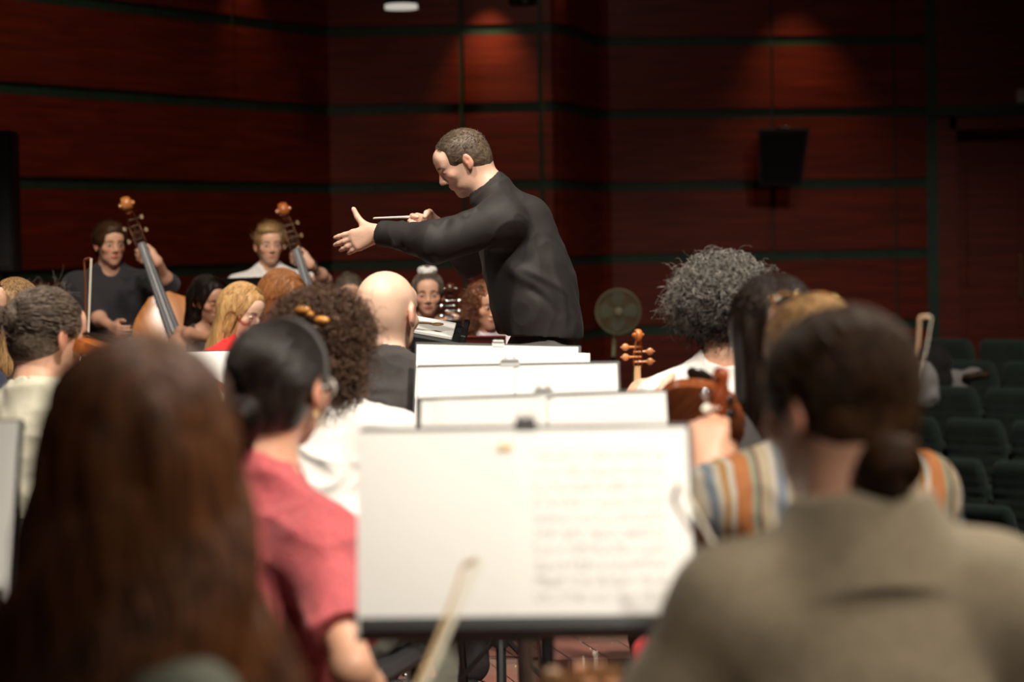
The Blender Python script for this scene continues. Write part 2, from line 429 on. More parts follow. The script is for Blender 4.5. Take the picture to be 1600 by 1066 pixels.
def ik(a, c, l1, l2, pole):
    a = np.array(a, float); c = np.array(c, float); v = c - a; L = np.linalg.norm(v); u = v / L
    if L > (l1 + l2) * .995: L = (l1 + l2) * .995; c = a + u * L
    x = (l1 * l1 - l2 * l2 + L * L) / (2 * L); h = math.sqrt(max(l1 * l1 - x * x, 0)); p = np.array(pole, float); p -= u * p.dot(u); p /= np.linalg.norm(p) + 1e-9
    return a + u * x + p * h, c

def unit(v): v = np.array(v, float); return v / np.linalg.norm(v)
def scalp(D, off=0):
    D = np.asarray(D, float); D = D / np.linalg.norm(D, axis=-1, keepdims=True); return HC + D * (HR + off)
def in_face(p, line=.062):
    return (p[:, 1] > .035) & (p[:, 2] < line)
def cap_ops(f, t=.007, line=0, nape=-.085):
    o = [E(HC, HR + t, f, k=.02), E((0, -.046, -.025), np.array((.060, .052, .060)) + t, f, k=.03),
         E((0, .105, -.045 + line), (.072, .092, .118), f, k=.010, op='s'),
         E((-.083, .022, -.050), (.026, .036, .052), f, k=.010, op='s'), E((.083, .022, -.050), (.026, .036, .052), f, k=.010, op='s')]
    o.append(HS((0, 0, nape), (0, .25, -1), f)); return o
def rand_dirs(n, cond):
    out = []
    while len(out) < n:
        d = rng.normal(size=(n * 2, 3)); d /= np.linalg.norm(d, axis=1)[:, None]; out += list(d[cond(d)])
    return np.array(out[:n])
def slerp(a, b, t):
    w = np.arccos(np.clip((a * b).sum(-1, keepdims=True), -.999, .999)); s = np.sin(w)
    return (np.sin((1 - t) * w) * a + np.sin(t * w) * b) / s
def comb_strands(n, target, off=.008, M=14, wav=.0015, spread=.12, line=.058):
    """hair combed over the scalp towards a point"""
    def c(d):
        p = scalp(d); return ~((p[:, 1] > .02 + .02) & (p[:, 2] < line)) & (p[:, 2] > -.04) & ~((p[:, 1] > .005) & (p[:, 2] < .005))
    D = rand_dirs(n, c); T = unit(target) + rng.normal(size=(n, 3)) * spread; T /= np.linalg.norm(T, axis=1)[:, None]
    t = np.linspace(0, 1, M)[None, :, None]; P = slerp(D[:, None], T[:, None], t)
    o = off + rng.rand(n, 1) * .004; P = HC + P * (HR + o[..., None])
    P = P + wav * np.sin(t * 14 + rng.rand(n, 1, 1) * 6) * rng.normal(size=(n, 1, 3)); return P
def curls(centers, n, R, H, turns, M, shellvar=.25, sag=.02, core=None, cond=None, out=.35, zb=None):
    """small springs of hair set over an egg-shaped volume"""
    c, r = centers; D = rand_dirs(n, cond or (lambda d: d[:, 2] > -2))
    base = np.array(c) + D * np.array(r) * (1 - shellvar * rng.rand(n, 1) ** 1.5)
    ax = np.cross(D, rng.normal(size=(n, 3))); ax /= np.linalg.norm(ax, axis=1)[:, None]
    ax = ax * (1 - out) + D * out + np.array((0, 0, -.5)); ax /= np.linalg.norm(ax, axis=1)[:, None]
    u = np.cross(ax, D + .01); u /= np.linalg.norm(u, axis=1)[:, None]; v = np.cross(ax, u)
    t = np.linspace(0, 1, M)[None, :, None]; ph = rng.rand(n, 1, 1) * 6.28; rr = R * (.6 + .8 * rng.rand(n, 1, 1)); hh = H * (.6 + .8 * rng.rand(n, 1, 1)); a = ph + t * turns * 6.28
    return base[:, None] + ax[:, None] * ((t - .4) * hh) + (u[:, None] * np.cos(a) + v[:, None] * np.sin(a)) * rr * (1 - .3 * t) + np.array((0, 0, -sag)) * t ** 2

def make_hair(style, f, root, m, o):
    """f: head frame in the person's space"""
    tf = lambda P: f.p(P.reshape(-1, 3)).reshape(P.shape)
    parts = []; h = o.get('hh', .004) / f.s if False else o.get('hh', .004)
    def disp(V, F, amp, fx, seed=1):
        N = vnormals(V, F); L = f.inv(V); return V + N * (noise3(L * np.array(fx), seed) * amp)[:, None]
    if style == 'short':
        ops = cap_ops(f, o.get('t', .008), o.get('line', 0), o.get('nape', -.070))
        for e in o.get('cut', ()): ops.append(E(e[0], e[1], f, k=.012, op='s'))
        for e in o.get('add', ()): ops.insert(1, E(e[0], e[1], f, k=.02))
        V, F = solid(ops, h); V = disp(relax(V, F), F, .0009, (90, 30, 60)); parts.append((V, F))
        n = o.get('n', 1400)
        def c(d):
            p = scalp(d); ok = (p[:, 2] > -.05) & ~in_face(p, .058 + o.get('line', 0)) & ~((p[:, 1] > -.02) & (p[:, 2] < .012))
            for e in o.get('cut', ()): ok &= ((((p - np.array(e[0])) / np.array(e[1])) ** 2).sum(1) > 1)
            return ok
        D = rand_dirs(n, c); P0 = scalp(D, .004); dr = np.array(o.get('dir', (0, .3, .2))) + D * .5 + rng.normal(size=(n, 3)) * .25
        dr = dr - D * np.minimum((dr * D).sum(1), 0)[:, None] ; dr /= np.linalg.norm(dr, axis=1)[:, None]
        t = np.linspace(0, 1, 5)[None, :, None]; ln = o.get('len', .022); P = P0[:, None] + dr[:, None] * t * ln * (.6 + .6 * rng.rand(n, 1, 1)) - D[:, None] * t * t * .004
        parts.append(strands(tf(P), o.get('sw', .0011), .0004))
    elif style in ('bun', 'updo'):
        V, F = solid(cap_ops(f, .007, o.get('line', .004), -.078), h); V = disp(relax(V, F), F, .0012, (60, 14, 60)); parts.append((V, F))
        bc = np.array(o.get('bun', (0, -.135, -.01))); br = o.get('br', .034)
        parts.append(strands(tf(comb_strands(o.get('n', 700), bc - HC, .007, wav=o.get('wav', .0010))), .0014, .0008))
        n = 150; q = rng.normal(size=(n, 3)); q /= np.linalg.norm(q, axis=1)[:, None]; ax = unit(bc - HC)
        V, F = solid([E(bc, (br * 1.02, br * .85, br), f, k=.01), RC(bc * .8 + HC * .2, bc, br * .7, br * .6, f, k=.01)], h); V = disp(V, F, .004, (60, 60, 60)); parts.append((V, F))
        u = unit(np.cross(ax, (0, 0, 1))); v = np.cross(ax, u); t = np.linspace(0, 1, 26)[None, :, None]; a = rng.rand(n, 1, 1) * 6.28 + t * (3 + 3 * rng.rand(n, 1, 1))
        tilt = rng.normal(size=(n, 1, 1)) * .5; rad = br * (.55 + .55 * rng.rand(n, 1, 1))
        P = bc + (u * np.cos(a) + v * np.sin(a)) * rad + ax * (np.sqrt(np.maximum(1.15 * br ** 2 - rad ** 2, 0)) * .8 * np.sign(tilt) + .004 * np.sin(a * 2 + tilt * 9)) + u * 0
        parts.append(strands(tf(P), .0022, .0016))
        if o.get('messy'):
            n = o['messy']; D = rand_dirs(n, lambda d: (d[:, 2] > -.3) & (d[:, 1] < .5)); P0 = scalp(D, .006); t = np.linspace(0, 1, 12)[None, :, None]
            P = P0[:, None] + D[:, None] * t * .03 * rng.rand(n, 1, 1) + rng.normal(size=(n, 1, 3)) * t * .02 + .006 * np.sin(t * 5 + rng.rand(n, 1, 1) * 6) * rng.normal(size=(n, 1, 3))
            parts.append(strands(tf(P), .0009, .0004))
            n = 60; t = np.linspace(0, 1, 14)[None, :, None]; a = rng.rand(n, 1, 1) * 6.28
            P = bc + rng.normal(size=(n, 1, 3)) * .014 + (u * np.cos(a) + v * np.sin(a)) * t * .055 * rng.rand(n, 1, 1) + ax * .03 * np.sin(t * 3) + np.array((0, 0, -.02)) * t * t
            parts.append(strands(tf(P), .0018, .0006))
    elif style == 'curly':
        cs = o['egg']                                    # list of (centre, radii, number)
        ops = [E(HC, HR + .012, f, k=.02)] + [E(c, np.array(r) * .86, f, k=.02) for c, r, n in cs]
        ops += [E((0, .120, -.045), (.066, .085, .112), f, k=.012, op='s')]
        V, F = solid(ops, h * 1.3); V = disp(V, F, .009, (55, 55, 55)); V = disp(V, F, .006, (110, 110, 110), 5); parts.append((V, F))
        for c, r, n in cs:
            cf = lambda d: ~((d[:, 1] * r[1] + c[1] > .045) & (d[:, 2] * r[2] + c[2] < .062))
            P = curls((c, r), n, o.get('R', .008), o.get('H', .04), o.get('turns', 2.2), 18, cond=cf, sag=.006, out=.3); parts.append(strands(tf(P), o.get('w', .0016), .0008))
            P = curls((c, np.array(r) * 1.06), n // 5, o.get('R', .008) * 1.2, o.get('H', .04) * 1.4, 1.6, 16, cond=cf, sag=.004, out=.6); parts.append(strands(tf(P), .0009, .0005))
    elif style == 'long':
        L = o.get('len', .36); W = o.get('w', .10); Dp = o.get('d', .07); fw = o.get('front', 0)
        ops = cap_ops(f, .014, .010, -.10)
        ops = ops[:1] + [RC((0, -.05, -.02), (o.get('sx', 0), -.075, -.02 - L), .082, W * .8, f, k=.05)] + [RC((s * .045, -.035, 0), (s * W * .72 + o.get('sx', 0), -.045 + fw, -L), .045, Dp * .7, f, k=.05) for s in (-1, 1)] + ops[1:-1]
        ops += [E((0, .10, -.17), (.062, .10, .13), f, k=.02, op='s')]
        V, F = solid(ops, h * 1.4); V = disp(relax(V, F), F, .007, (45, 45, 9)); parts.append((V, F))
        n = o.get('n', 700); M = 30; part = o.get('part', 0)
        ph = rng.uniform(-1, 1, n) * math.radians(o.get('arc', 118)); s = np.sin(ph); cc = -np.cos(ph)
        top = np.stack([part * .05 + rng.normal(size=n) * .012, rng.uniform(-.75, .45, n), np.ones(n)], 1); top /= np.linalg.norm(top, axis=1)[:, None]
        ear = np.stack([s, cc * .9 + .05, -.30 + 0 * s], 1); ear /= np.linalg.norm(ear, axis=1)[:, None]
        k = 12; t = np.linspace(0, 1, k)[None, :, None]; A = HC + slerp(top[:, None], ear[:, None], t) * (HR + .013 + .006 * rng.rand(n, 1, 1))
        t2 = np.linspace(0, 1, M - k + 1)[1:][None, :, None]; end = np.stack([s * W * (1.0 + .12 * rng.rand(n)) + o.get('sx', 0), cc * Dp - .04 + fw * np.abs(s), -.02 - L * (.82 + .25 * rng.rand(n))], 1)
        e = A[:, -1:, :]; g = t2; xy = e[..., :2] + (end[:, None, :2] - e[..., :2]) * np.minimum(g * 1.5, 1) ** .8; z = e[..., 2:] + (end[:, None, 2:] - e[..., 2:]) * g
        B = np.concatenate([xy, z], 2); P = np.concatenate([A, B], 1); tt = np.linspace(0, 1, M)[None, :, None]
        am = o.get('wave', .008); wph = rng.rand(n, 1, 1) * o.get('mix', 1.5) + ph[:, None, None] * 3; P = P + am * tt * np.concatenate([np.sin(tt * o.get('wf', 24) + wph), .6 * np.cos(tt * o.get('wf', 24) + wph), 0 * tt + 0 * wph], 2)
        parts.append(strands(tf(P), o.get('sw', .0022), .0012, 4))
    V, F = join(parts)
    ob = mesh_obj('hair', V, F, m, root, smooth=True); ob['kind'] = 'stuff'; return ob

def folds(L, s=1.0):
    """cloth folds: (start, end, width, height) lines that lift or sink the cloth"""
    def fn(V, N):
        d = np.zeros(len(V)); Wn = .014 * np.stack([noise3(V * 7, 31), noise3(V * 7, 32), noise3(V * 7, 33)], 1)
        for a, b, w, h in L:
            a = np.array(a) * s; b = np.array(b) * s; ab = b - a; t = np.clip(((V + Wn - a) @ ab) / ab.dot(ab), 0, 1)
            r = np.linalg.norm(V + Wn - a - t[:, None] * ab, axis=1); d += h * np.exp(-(r / w) ** 2) * np.sin(math.pi * np.clip(t, .0, 1)) ** .8
        return d
    return fn
def cloth(name, ops, h, m, root, amp=.004, fs=(9, 9, 16), seed=1, rel=2, extra=None):
    V, F = solid(ops, h); V = relax(V, F, rel); N = vnormals(V, F)
    wq = V + .05 * np.stack([noise3(V * 5, seed + 3), noise3(V * 5, seed + 4), noise3(V * 5, seed + 5)], 1)
    d = noise3(wq @ rot(x=.5, y=.4) * np.array(fs), seed); d = .45 - np.abs(d) ** .8 * 1.5; d = d * amp + (.3 - np.abs(noise3(wq @ rot(y=-.7, x=.3) * np.array(fs) * (2.2, 2.2, 1.2), seed + 9))) * amp * .7
    if extra is not None: d = d + extra(V, N)
    return mesh_obj(name, V + N * d[:, None], F, m, root, smooth=True)

def person(label, loc, face, P):
    fx, fy = face; root = thing('person', label, 'person', loc, math.atan2(-fx, fy), P.get('group'))
    s = P.get('s', 1.0); B = Fr(sc=s); fem = P.get('fem', False); wd = P.get('w', .93 if fem else 1.0); tone = P.get('tone', SKIN_TONES['fair'])
    J = dict(pelvis=(0, 0, .555), chest=(0, 0, .85), neck=(0, -.012, 1.040), shL=(-.166 * wd, -.008, .950), shR=(.166 * wd, -.008, .950), head=(0, .02, 1.185),
             hipL=(-.085, .03, .54), hipR=(.085, .03, .54), knL=(-.13, .46, .51), knR=(.13, .46, .51), anL=(-.13, .42, .09), anR=(.13, .42, .09))
    stand = 'J' in P
    if stand: J.update(P['J'])
    else:
        ln = P.get('lean', .05); tw = P.get('twist', 0); Rl = rot(x=-ln, z=tw, y=P.get('side', 0)); piv = np.array(J['pelvis'])
        for k in ('chest', 'neck', 'shL', 'shR', 'head'): J[k] = tuple(piv + Rl @ (np.array(J[k]) - piv))
        if 'head' in P: J['head'] = tuple(np.array(J['head']) + np.array(P['head']))
        if P.get('drop'):
            for k in ('shL', 'shR', 'neck'): J[k] = tuple(np.array(J[k]) - (0, 0, P['drop'] * (1 if k != 'neck' else .6)))
        if P.get('legs'): J.update(P['legs'])
    J = {k: np.array(v, float) for k, v in J.items()}
    TR = P.get('TR', np.eye(3) if stand else Rl)           # torso orientation
    yaw, pit, rol = (math.radians(a) for a in P.get('look', (0, 0, 0)))
    H = Fr(B.p(J['head']), rot(z=-yaw) @ rot(x=-pit) @ rot(y=rol), s * P.get('hs', 1.0))
    arms = {}
    for sd, x in (('L', -1), ('R', 1)):
        a = P.get(sd, {}); wr = a.get('wr', (x * .15, .34, .63)); el, wr = ik(J['sh' + sd], wr, .285, .255, a.get('pole', (x * .8, -.5, -.6)))
        if 'el' in a: el = np.array(a['el']); wr = np.array(a['wr'])
        arms[sd] = (J['sh' + sd], el, wr, a)
    hipc = (J['hipL'] + J['hipR']) / 2; mid = (J['pelvis'] + J['chest']) / 2
    def torso(t, lo=0):
        tz = TR if not stand else TR
        o = [E(J['pelvis'], (.155 * wd + t, .110 + t, .115 + t), B, k=.05), E(mid, (.132 * wd + t, .095 + t, .15 + t), B, R=tz, k=.06),
             E(J['chest'], (.155 * wd + t, .108 + t, .165 + t), B, R=tz, k=.06), RC(J['shL'], J['shR'], .050 + t, .050 + t, B, k=.06),
             RC(J['neck'] + TR @ np.array((0, -.01, .02)), J['shL'] * .92 + J['neck'] * .08, .044 + t * .5, .038 + t * .8, B, k=.04), RC(J['neck'] + TR @ np.array((0, -.01, .02)), J['shR'] * .92 + J['neck'] * .08, .044 + t * .5, .038 + t * .8, B, k=.04)]
        if fem: o += [E(J['chest'] + TR @ np.array((x * .062, .085, -.01)), (.055 + t, .050 + t, .052 + t), B, k=.04) for x in (-1, 1)]
        if P.get('belly'): o.append(E(mid + TR @ np.array((0, .05, 0)), (.13 + t, .09 + t, .13 + t), B, k=.05))
        return o
    nk = P.get('nk', .047 if fem else .056)
    jaw = H.p((0, -.028, -.055)); jl = (jaw) / s
    neck = [RC(J['neck'] + TR @ np.array((0, 0, -.03)), jl, nk * 1.1, nk, B, k=.03)]
    # ---- body
    ops = torso(-.004)
    for sd in 'LR':
        sh, el, wr, a = arms[sd]; x = -1 if sd == 'L' else 1; g = P.get('arm', 1.0) * (.86 if fem else 1.0)
        ops += [E(sh, (.058 * g, .058 * g, .058 * g), B, k=.04), RC(sh, el, .050 * g, .038 * g, B, k=.03), RC(el, wr, .038 * g, .0245 * g, B, k=.02),
                E(el * .7 + wr * .3, np.array((.042, .042, .042)) * g, B, k=.03)]
    for sd in 'LR':
        ops += [RC(J['hip' + sd], J['kn' + sd], .082, .052, B, k=.04), RC(J['kn' + sd], J['an' + sd], .052, .034, B, k=.02),
                E(J['kn' + sd] * .62 + J['an' + sd] * .38 + np.array((0, -.018 if not stand else -.02, 0)), (.048, .05, .10), B, k=.03)]
        ft = P.get('foot' + sd, (0, 1, 0)); ft = unit(ft); an = J['an' + sd]; ops += [RC(an + np.array((0, 0, -.03)) - ft * .03, an + ft * .13 + np.array((0, 0, -.062)), .036, .024, B, k=.03)]
    ops += neck + head_ops(H, fem)
    for sd in 'LR':
        sh, el, wr, a = arms[sd]; d = a.get('d', unit(wr - el)); ops += hand_ops(B, wr, d, a.get('t', (0, 0, 1)), sd == 'L', a.get('curl', .5), a.get('thumb', 0), curls=a.get('curls'), splay=a.get('splay', .004))
    V, F = solid(ops, P.get('h', .006)); V = relax(V, F, 1, .35)
    hp = H.inv(V); col = head_paint(hp, tone, fem, P.get('brow', (.09, .05, .035)), P.get('lip'), P.get('beard', 0), P.get('stub', 0), P.get('backstub', 0))
    far = (np.abs(hp) > .2).any(1); col[far] = np.array(tone) * (1 + .05 * noise3(V[far] * 20, 2))[:, None]
    mesh_obj('body', V, F, SKIN, root, smooth=True, col=col)
    # ---- shirt
    S = P['shirt']; t = S.get('t', .014); o2 = torso(t)
    low = S.get('loose', 0)
    if low: o2.append(E(mid + TR @ np.array((0, -.02, -.02)), (.140 * wd + t + low, .10 + t + low, .16 + t), B, R=TR, k=.05))
    for e in S.get('add', ()): o2.append(RC(e[0], e[1], e[2], e[3], B, k=e[4] if len(e) > 4 else .04))
    sl = S.get('sleeve', 2.0)
    for sd in 'LR':
        sh, el, wr, a = arms[sd]; g = P.get('arm', 1.0) * (.88 if fem else 1.0); sw = S.get('sw', 0)
        if sl > 0:
            o2.append(E(sh, np.array((.056, .056, .056)) * g + t * .7, B, k=.05))
            e1 = sh + (el - sh) * min(sl, 1.0)
            o2.append(RC(sh, e1, .052 * g + t + sw * .4, .046 * g + t * .9 + sw, B, k=.04, flat=sl < 1))
            if sl > 1:
                e2 = el + (wr - el) * (sl - 1); o2.append(RC(el, e2, .044 * g + t * .8 + sw * .5, .032 * g + t * .5 + sw * .3, B, k=.03, flat=True))
    for e in S.get('ridges', ()): o2.append(RC(e[0], e[1], e[2], e[3] if len(e) > 3 else e[2] * .5, B, k=.03))
    no = S.get('neck', 0); nb = J['neck']; up = unit(jl - nb)
    o2.append(RC(nb - up * .07, nb + up * S.get('high', .012), nk + .035, nk + .012 + t * .4, B, k=.03, flat=True))
    if S.get('collar'):  # standing band
        c = S['collar']; o2.append(RC(nb + TR @ np.array((0, .004, -.01)), nb + up * c + TR @ np.array((0, -.004, 0)), nk + .022, nk + .010, B, k=.012, flat=True))
    o2.append(RC(nb + up * (nk - .047) * 2.6, nb + up * .16, nk + .004 + no * .2, nk + .003 + no * .3, B, k=.004, op='s'))
    if S.get('scoop'): q = S['scoop']; o2.append(E(nb + TR @ np.array((0, .06, .02)), (q, q * .9, q), B, k=.006, op='s'))
    if S.get('back'): q = S['back']; o2.append(E(nb + TR @ np.array((0, -.04, .035)), (q * 1.2, q, q * .8), B, k=.006, op='s'))
    if 'hem' in S: o2.append(HS(S['hem'], S.get('hemn', (0, 0, -1)), B))
    else: o2.append(HS((0, 0, .50), (0, 0, -1), B))
    if sl == 0:
        for sd, x in (('L', -1), ('R', 1)): o2.append(E(J['sh' + sd] + np.array((x * .045, 0, .01)), (.075, .09, .10), B, k=.006, op='s'))
    cloth(S.get('name', 'shirt'), o2, P.get('hc', P.get('h', .006)), S['mat'], root, S.get('amp', .005), S.get('fs', (9, 9, 16)), S.get('seed', 1), extra=S.get('extra'))
    # ---- trousers
    tp = .013; o3 = [E(J['pelvis'] - np.array((0, 0, .02)), (.158 * wd + tp, .116 + tp, .115 + tp), B, k=.05)]
    for sd in 'LR':
        an = J['an' + sd]; cu = an + (J['kn' + sd] - an) * .10
        o3 += [RC(J['hip' + sd], J['kn' + sd], .086 + tp, .056 + tp, B, k=.04), RC(J['kn' + sd], cu, .056 + tp, .040 + tp * 1.4, B, k=.03, flat=False)]
    o3.append(HS(J['pelvis'] + np.array((0, 0, P.get('waist', .10))), (0, 0, 1), B))
    cloth('trousers', o3, max(P.get('h', .006), .008), P.get('pants', M_PANTS), root, .006, (14, 6, 14), 4)
    if P.get('collarpart'): P['collarpart'](root, B, J, H)
    for sd in 'LR':
        ft = unit(P.get('foot' + sd, (0, 1, 0))); an = J['an' + sd]
        V, F = solid([RC(an + np.array((0, 0, -.028)) - ft * .035, an + ft * .135 + np.array((0, 0, -.058)), .046, .033, B, k=.03), HS(an + np.array((0, 0, -.088)), (0, 0, -1), B), HS(an + np.array((0, 0, .012)), (0, 0, 1), B)], .008)
        mesh_obj('shoe', V, F, P.get('shoe', M_SHOE), root, smooth=True)
    if P.get('eyes'):
        for x in (-1, 1):
            mb = MB(); mb.ball(H.p((x * .031, .0812, .003)), (.0125 * H.s, .0118 * H.s, .0066 * H.s), 16, 10, R=H.R, mi=0); mb.ball(H.p((x * .031, .0905, .003)), (.0056 * H.s, .0036 * H.s, .0056 * H.s), 12, 8, R=H.R, mi=1); mb.build('eye', [EYEW, EYED], root)
    hs = P.get('hair')
    if hs: make_hair(hs[0], H, root, hs[1], hs[2] if len(hs) > 2 else {})
    return root, B, H, J, arms

EYEW = mat('eye_white', (.62, .55, .50), .3, .02); EYED = mat('dark_iris', (.02, .012, .008), .15)
M_PANTS = mat('dark_trousers', (.03, .028, .03), .8, .2, 20, .3, 60)
M_SHOE = mat('black_shoe_leather', (.02, .02, .02), .4, .1)
def glasses(root, H, m, top=False, lens=None, tilt=0, y0=.100, z0=.002):
    mb = MB(); f = H if not top else H
    for s in (-1, 1):
        pts = [f.p((s * .033 + .026 * math.cos(a), y0 - .004 * abs(math.cos(a)) + (tilt * .02 * math.sin(a)), z0 + .019 * math.sin(a))) for a in np.linspace(0, 2 * math.pi, 22)]
        mb.tube(pts, .0016 * f.s, 6)
        if z0 < .05: mb.tube([f.p((s * .059, y0 - .006, z0 + .006)), f.p((s * .078, y0 - .05, z0 + .006)), f.p((s * .083, y0 - .11, z0))], .0015 * f.s, 6)
        else: mb.tube([f.p((s * .059, y0 - .002, z0 - .004)), f.p((s * .074, y0 - .010, z0 - .045)), f.p((s * .083, y0 - .020, z0 - .085))], .0015 * f.s, 6)
    mb.tube([f.p((-.008, y0, z0 + .004)), f.p((0, y0 + .004, z0 + .007)), f.p((.008, y0, z0 + .004))], .0016 * f.s, 6)
    g = mb.build('glasses', m, root)
    if lens:
        for s in (-1, 1):
            l = MB(); l.ball(f.p((s * .033, y0 - .002, z0)), (.024, .002, .018), 18, 8, R=f.R); l.build('lens', lens, g)
    return g
def hoop(root, H, side, r, m, z=-.045):
    mb = MB(); c = np.array((side * .082, -.006, z - r))
    mb.tube([H.p(c + r * np.array((0, math.cos(a), math.sin(a)))) for a in np.linspace(0, 2 * math.pi, 24)], .0018, 6)
    return mb.build('hoop_earring', m, root)
# ------------------------------------------------------------------ the hall
def wood_mat(name, c1, c2, c3, st, rough=.42, scale=3):
    m = bpy.data.materials.new(name); m.use_nodes = True; nt = m.node_tree; b = nt.nodes['Principled BSDF']; b.inputs['Roughness'].default_value = rough
    tc = nt.nodes.new('ShaderNodeTexCoord'); mp = nt.nodes.new('ShaderNodeMapping'); mp.inputs['Scale'].default_value = st; nt.links.new(tc.outputs['Object'], mp.inputs[0])
    n1 = nt.nodes.new('ShaderNodeTexNoise'); n1.inputs['Scale'].default_value = scale; n1.inputs['Detail'].default_value = 8; n1.inputs['Distortion'].default_value = .6; nt.links.new(mp.outputs[0], n1.inputs[0])
    rp = nt.nodes.new('ShaderNodeValToRGB'); nt.links.new(n1.outputs[0], rp.inputs[0]); e = rp.color_ramp.elements
    e[0].position = .28; e[0].color = (*c1, 1); e[1].position = .74; e[1].color = (*c3, 1); q = e.new(.5); q.color = (*c2, 1)
    nt.links.new(rp.outputs[0], b.inputs['Base Color']); return m
MAHOG = wood_mat('mahogany_veneer', (.13, .016, .006), (.21, .026, .009), (.31, .042, .014), (.5, .5, 9))
GREEN = mat('dark_green_groove', (.030, .075, .045), .5, .2)
STRIPS = [-.97, -.235, .50, 1.235, 1.966, 2.70, 3.435, 4.17, 4.905, 5.64, 6.375, 7.1]
def wall(name, pts, joints=(), z0=-.97, z1=7.1, vj=.012):
    """pts: plan polyline seen from the hall, left to right; joints: distances along it where boards meet"""
    P = [np.array(p, float) for p in pts]; mb = MB(); seg = [np.linalg.norm(P[i + 1] - P[i]) for i in range(len(P) - 1)]; cum = np.concatenate([[0], np.cumsum(seg)])
    def pt(s):
        i = min(max(np.searchsorted(cum, s) - 1, 0), len(seg) - 1); t = (s - cum[i]) / seg[i]; return P[i] + (P[i + 1] - P[i]) * t
    def nrm(s):
        d = pt(min(s + .02, cum[-1])) - pt(max(s - .02, 0)); d /= np.linalg.norm(d); return np.array((d[1], -d[0]))
    def sheet(s0, s1, za, zb, off, mi, thick=0):
        ss = sorted(set([s0, s1] + [c for c in cum if s0 < c < s1])); v = []
        for q in ss:
            p = pt(q); n = nrm(q); a = p + n * off
            v += [(*a, za), (*a, zb), (*p, za), (*p, zb)]
        f = []
        for i in range(len(ss) - 1):
            a = i * 4; c = a + 4; f.append((a, c, c + 1, a + 1))
            if off > 0: f += [(a + 1, c + 1, c + 3, a + 3), (a, a + 2, c + 2, c)]
        if off > 0: f += [(0, 1, 3, 2), (len(v) - 4, len(v) - 2, len(v) - 1, len(v) - 3)]
        mb.add(v, f, mi)
    T = cum[-1]; sheet(0, T, z0, z1, 0, 1)
    js = [0] + sorted(joints) + [T]
    for i in range(len(STRIPS) - 1):
        za, zb = STRIPS[i] + .049, STRIPS[i + 1] - .049
        if za < z0 - .1: continue
        for a, b in zip(js[:-1], js[1:]): sheet(a + (vj if a > 0 else 0), b - (vj if b < T else 0), za, zb, .03, 0)
    o = mb.build(name, [MAHOG, GREEN], smooth=False); return tag(o, kind='structure')
def xd(px, d): p = at(px, 300, d); return (p.x, p.y)
cA = (-1.70, 22.9); pl = xd(0, 18.76); dl = np.array(pl) - np.array(cA); far = np.array(cA) + dl * 1.9
wall('wall_left', [tuple(far), cA], joints=[1.9, 3.8, 5.7, 7.4])
xc = xd(725, 22.9)[0] - cA[0]; xe = xd(847, 22.95)[0] - cA[0]
wall('wall_back', [cA, (.42, 22.95)], joints=[xc, xe], vj=.022)
cur = [(.42, 22.95)] + [(.42 + .58 * t, 22.95 + 1.65 * (.5 - .5 * math.cos(math.pi * t))) for t in np.linspace(.12, .88, 9)] + [(1.02, 24.62)]
wall('wall_curved', cur)
wr = xd(1447, 25.1); wall('wall_right', [(1.02, 24.62), wr], joints=[1.7, 3.0])
# door bay to the right of the panelled wall
mb = MB(); x0 = wr[0]; yb = 25.1
mb.box((x0 + .06, yb + .03, 2.0), (.06, .05, 2.97), mi=1)
mb.box((x0 + 1.6, yb + .05, 4.95), (1.6, .05, 2.25), mi=0)
mb.box((x0 + 1.6, yb + .0, 2.70), (1.6, .06, .055), mi=1)
mb.box((x0 + .22, yb + .05, .80), (.10, .06, 1.85), mi=0)
mb.box((x0 + 1.75, yb + .05, 2.58), (1.5, .06, .075), mi=0)
mb.box((x0 + 1.7, yb + .45, 1.6), (1.8, .04, 2.7), mi=0)
tag(mb.build('wall_door_side', [MAHOG, GREEN], smooth=False), kind='structure')
dr = thing('door_1', None, None, (x0 + 1.05, yb + .34, 0)); dr['kind'] = 'structure'
mb = MB(); mb.box((-.30, 0, .72), (.40, .03, 1.70), bev=.01); mb.box((-.30, -.03, .1), (.28, .012, .55), bev=.008); mb.box((-.30, -.03, 1.5), (.28, .012, .65), bev=.008); mb.build('door_leaf', MAHOG, dr)
mb = MB(); mb.box((.53, 0, .72), (.40, .03, 1.70), bev=.01); mb.box((.53, -.03, .1), (.28, .012, .55), bev=.008); mb.box((.53, -.03, 1.5), (.28, .012, .65), bev=.008); mb.build('door_leaf', MAHOG, dr)
hp = at(1594, 432, yb + .26); hx, hz = hp.x - dr.location.x, hp.z
mb = MB(); mb.tube([(hx, -.10, hz - .21), (hx, -.10, hz + .21)], .014, 12)
for q in (-.17, .17): mb.tube([(hx, 0, hz + q), (hx, -.10, hz + q)], .010, 10)
for q in (-.21, .21): mb.ball((hx, -.10, hz + q), .019)
mb.build('door_handle', BRASS, dr)
p = at(1599, 150, yb - .02); mb = MB(); mb.box((0, 0, 0), (.075, .035, .075), bev=.01); mb.box((0, -.036, 0), (.06, .004, .06))
tag(mb.build('wall_box', mat('pale_box', (.72, .70, .62), .6), loc=p), 'small pale box fixed on the wall high above the door', 'wall box')

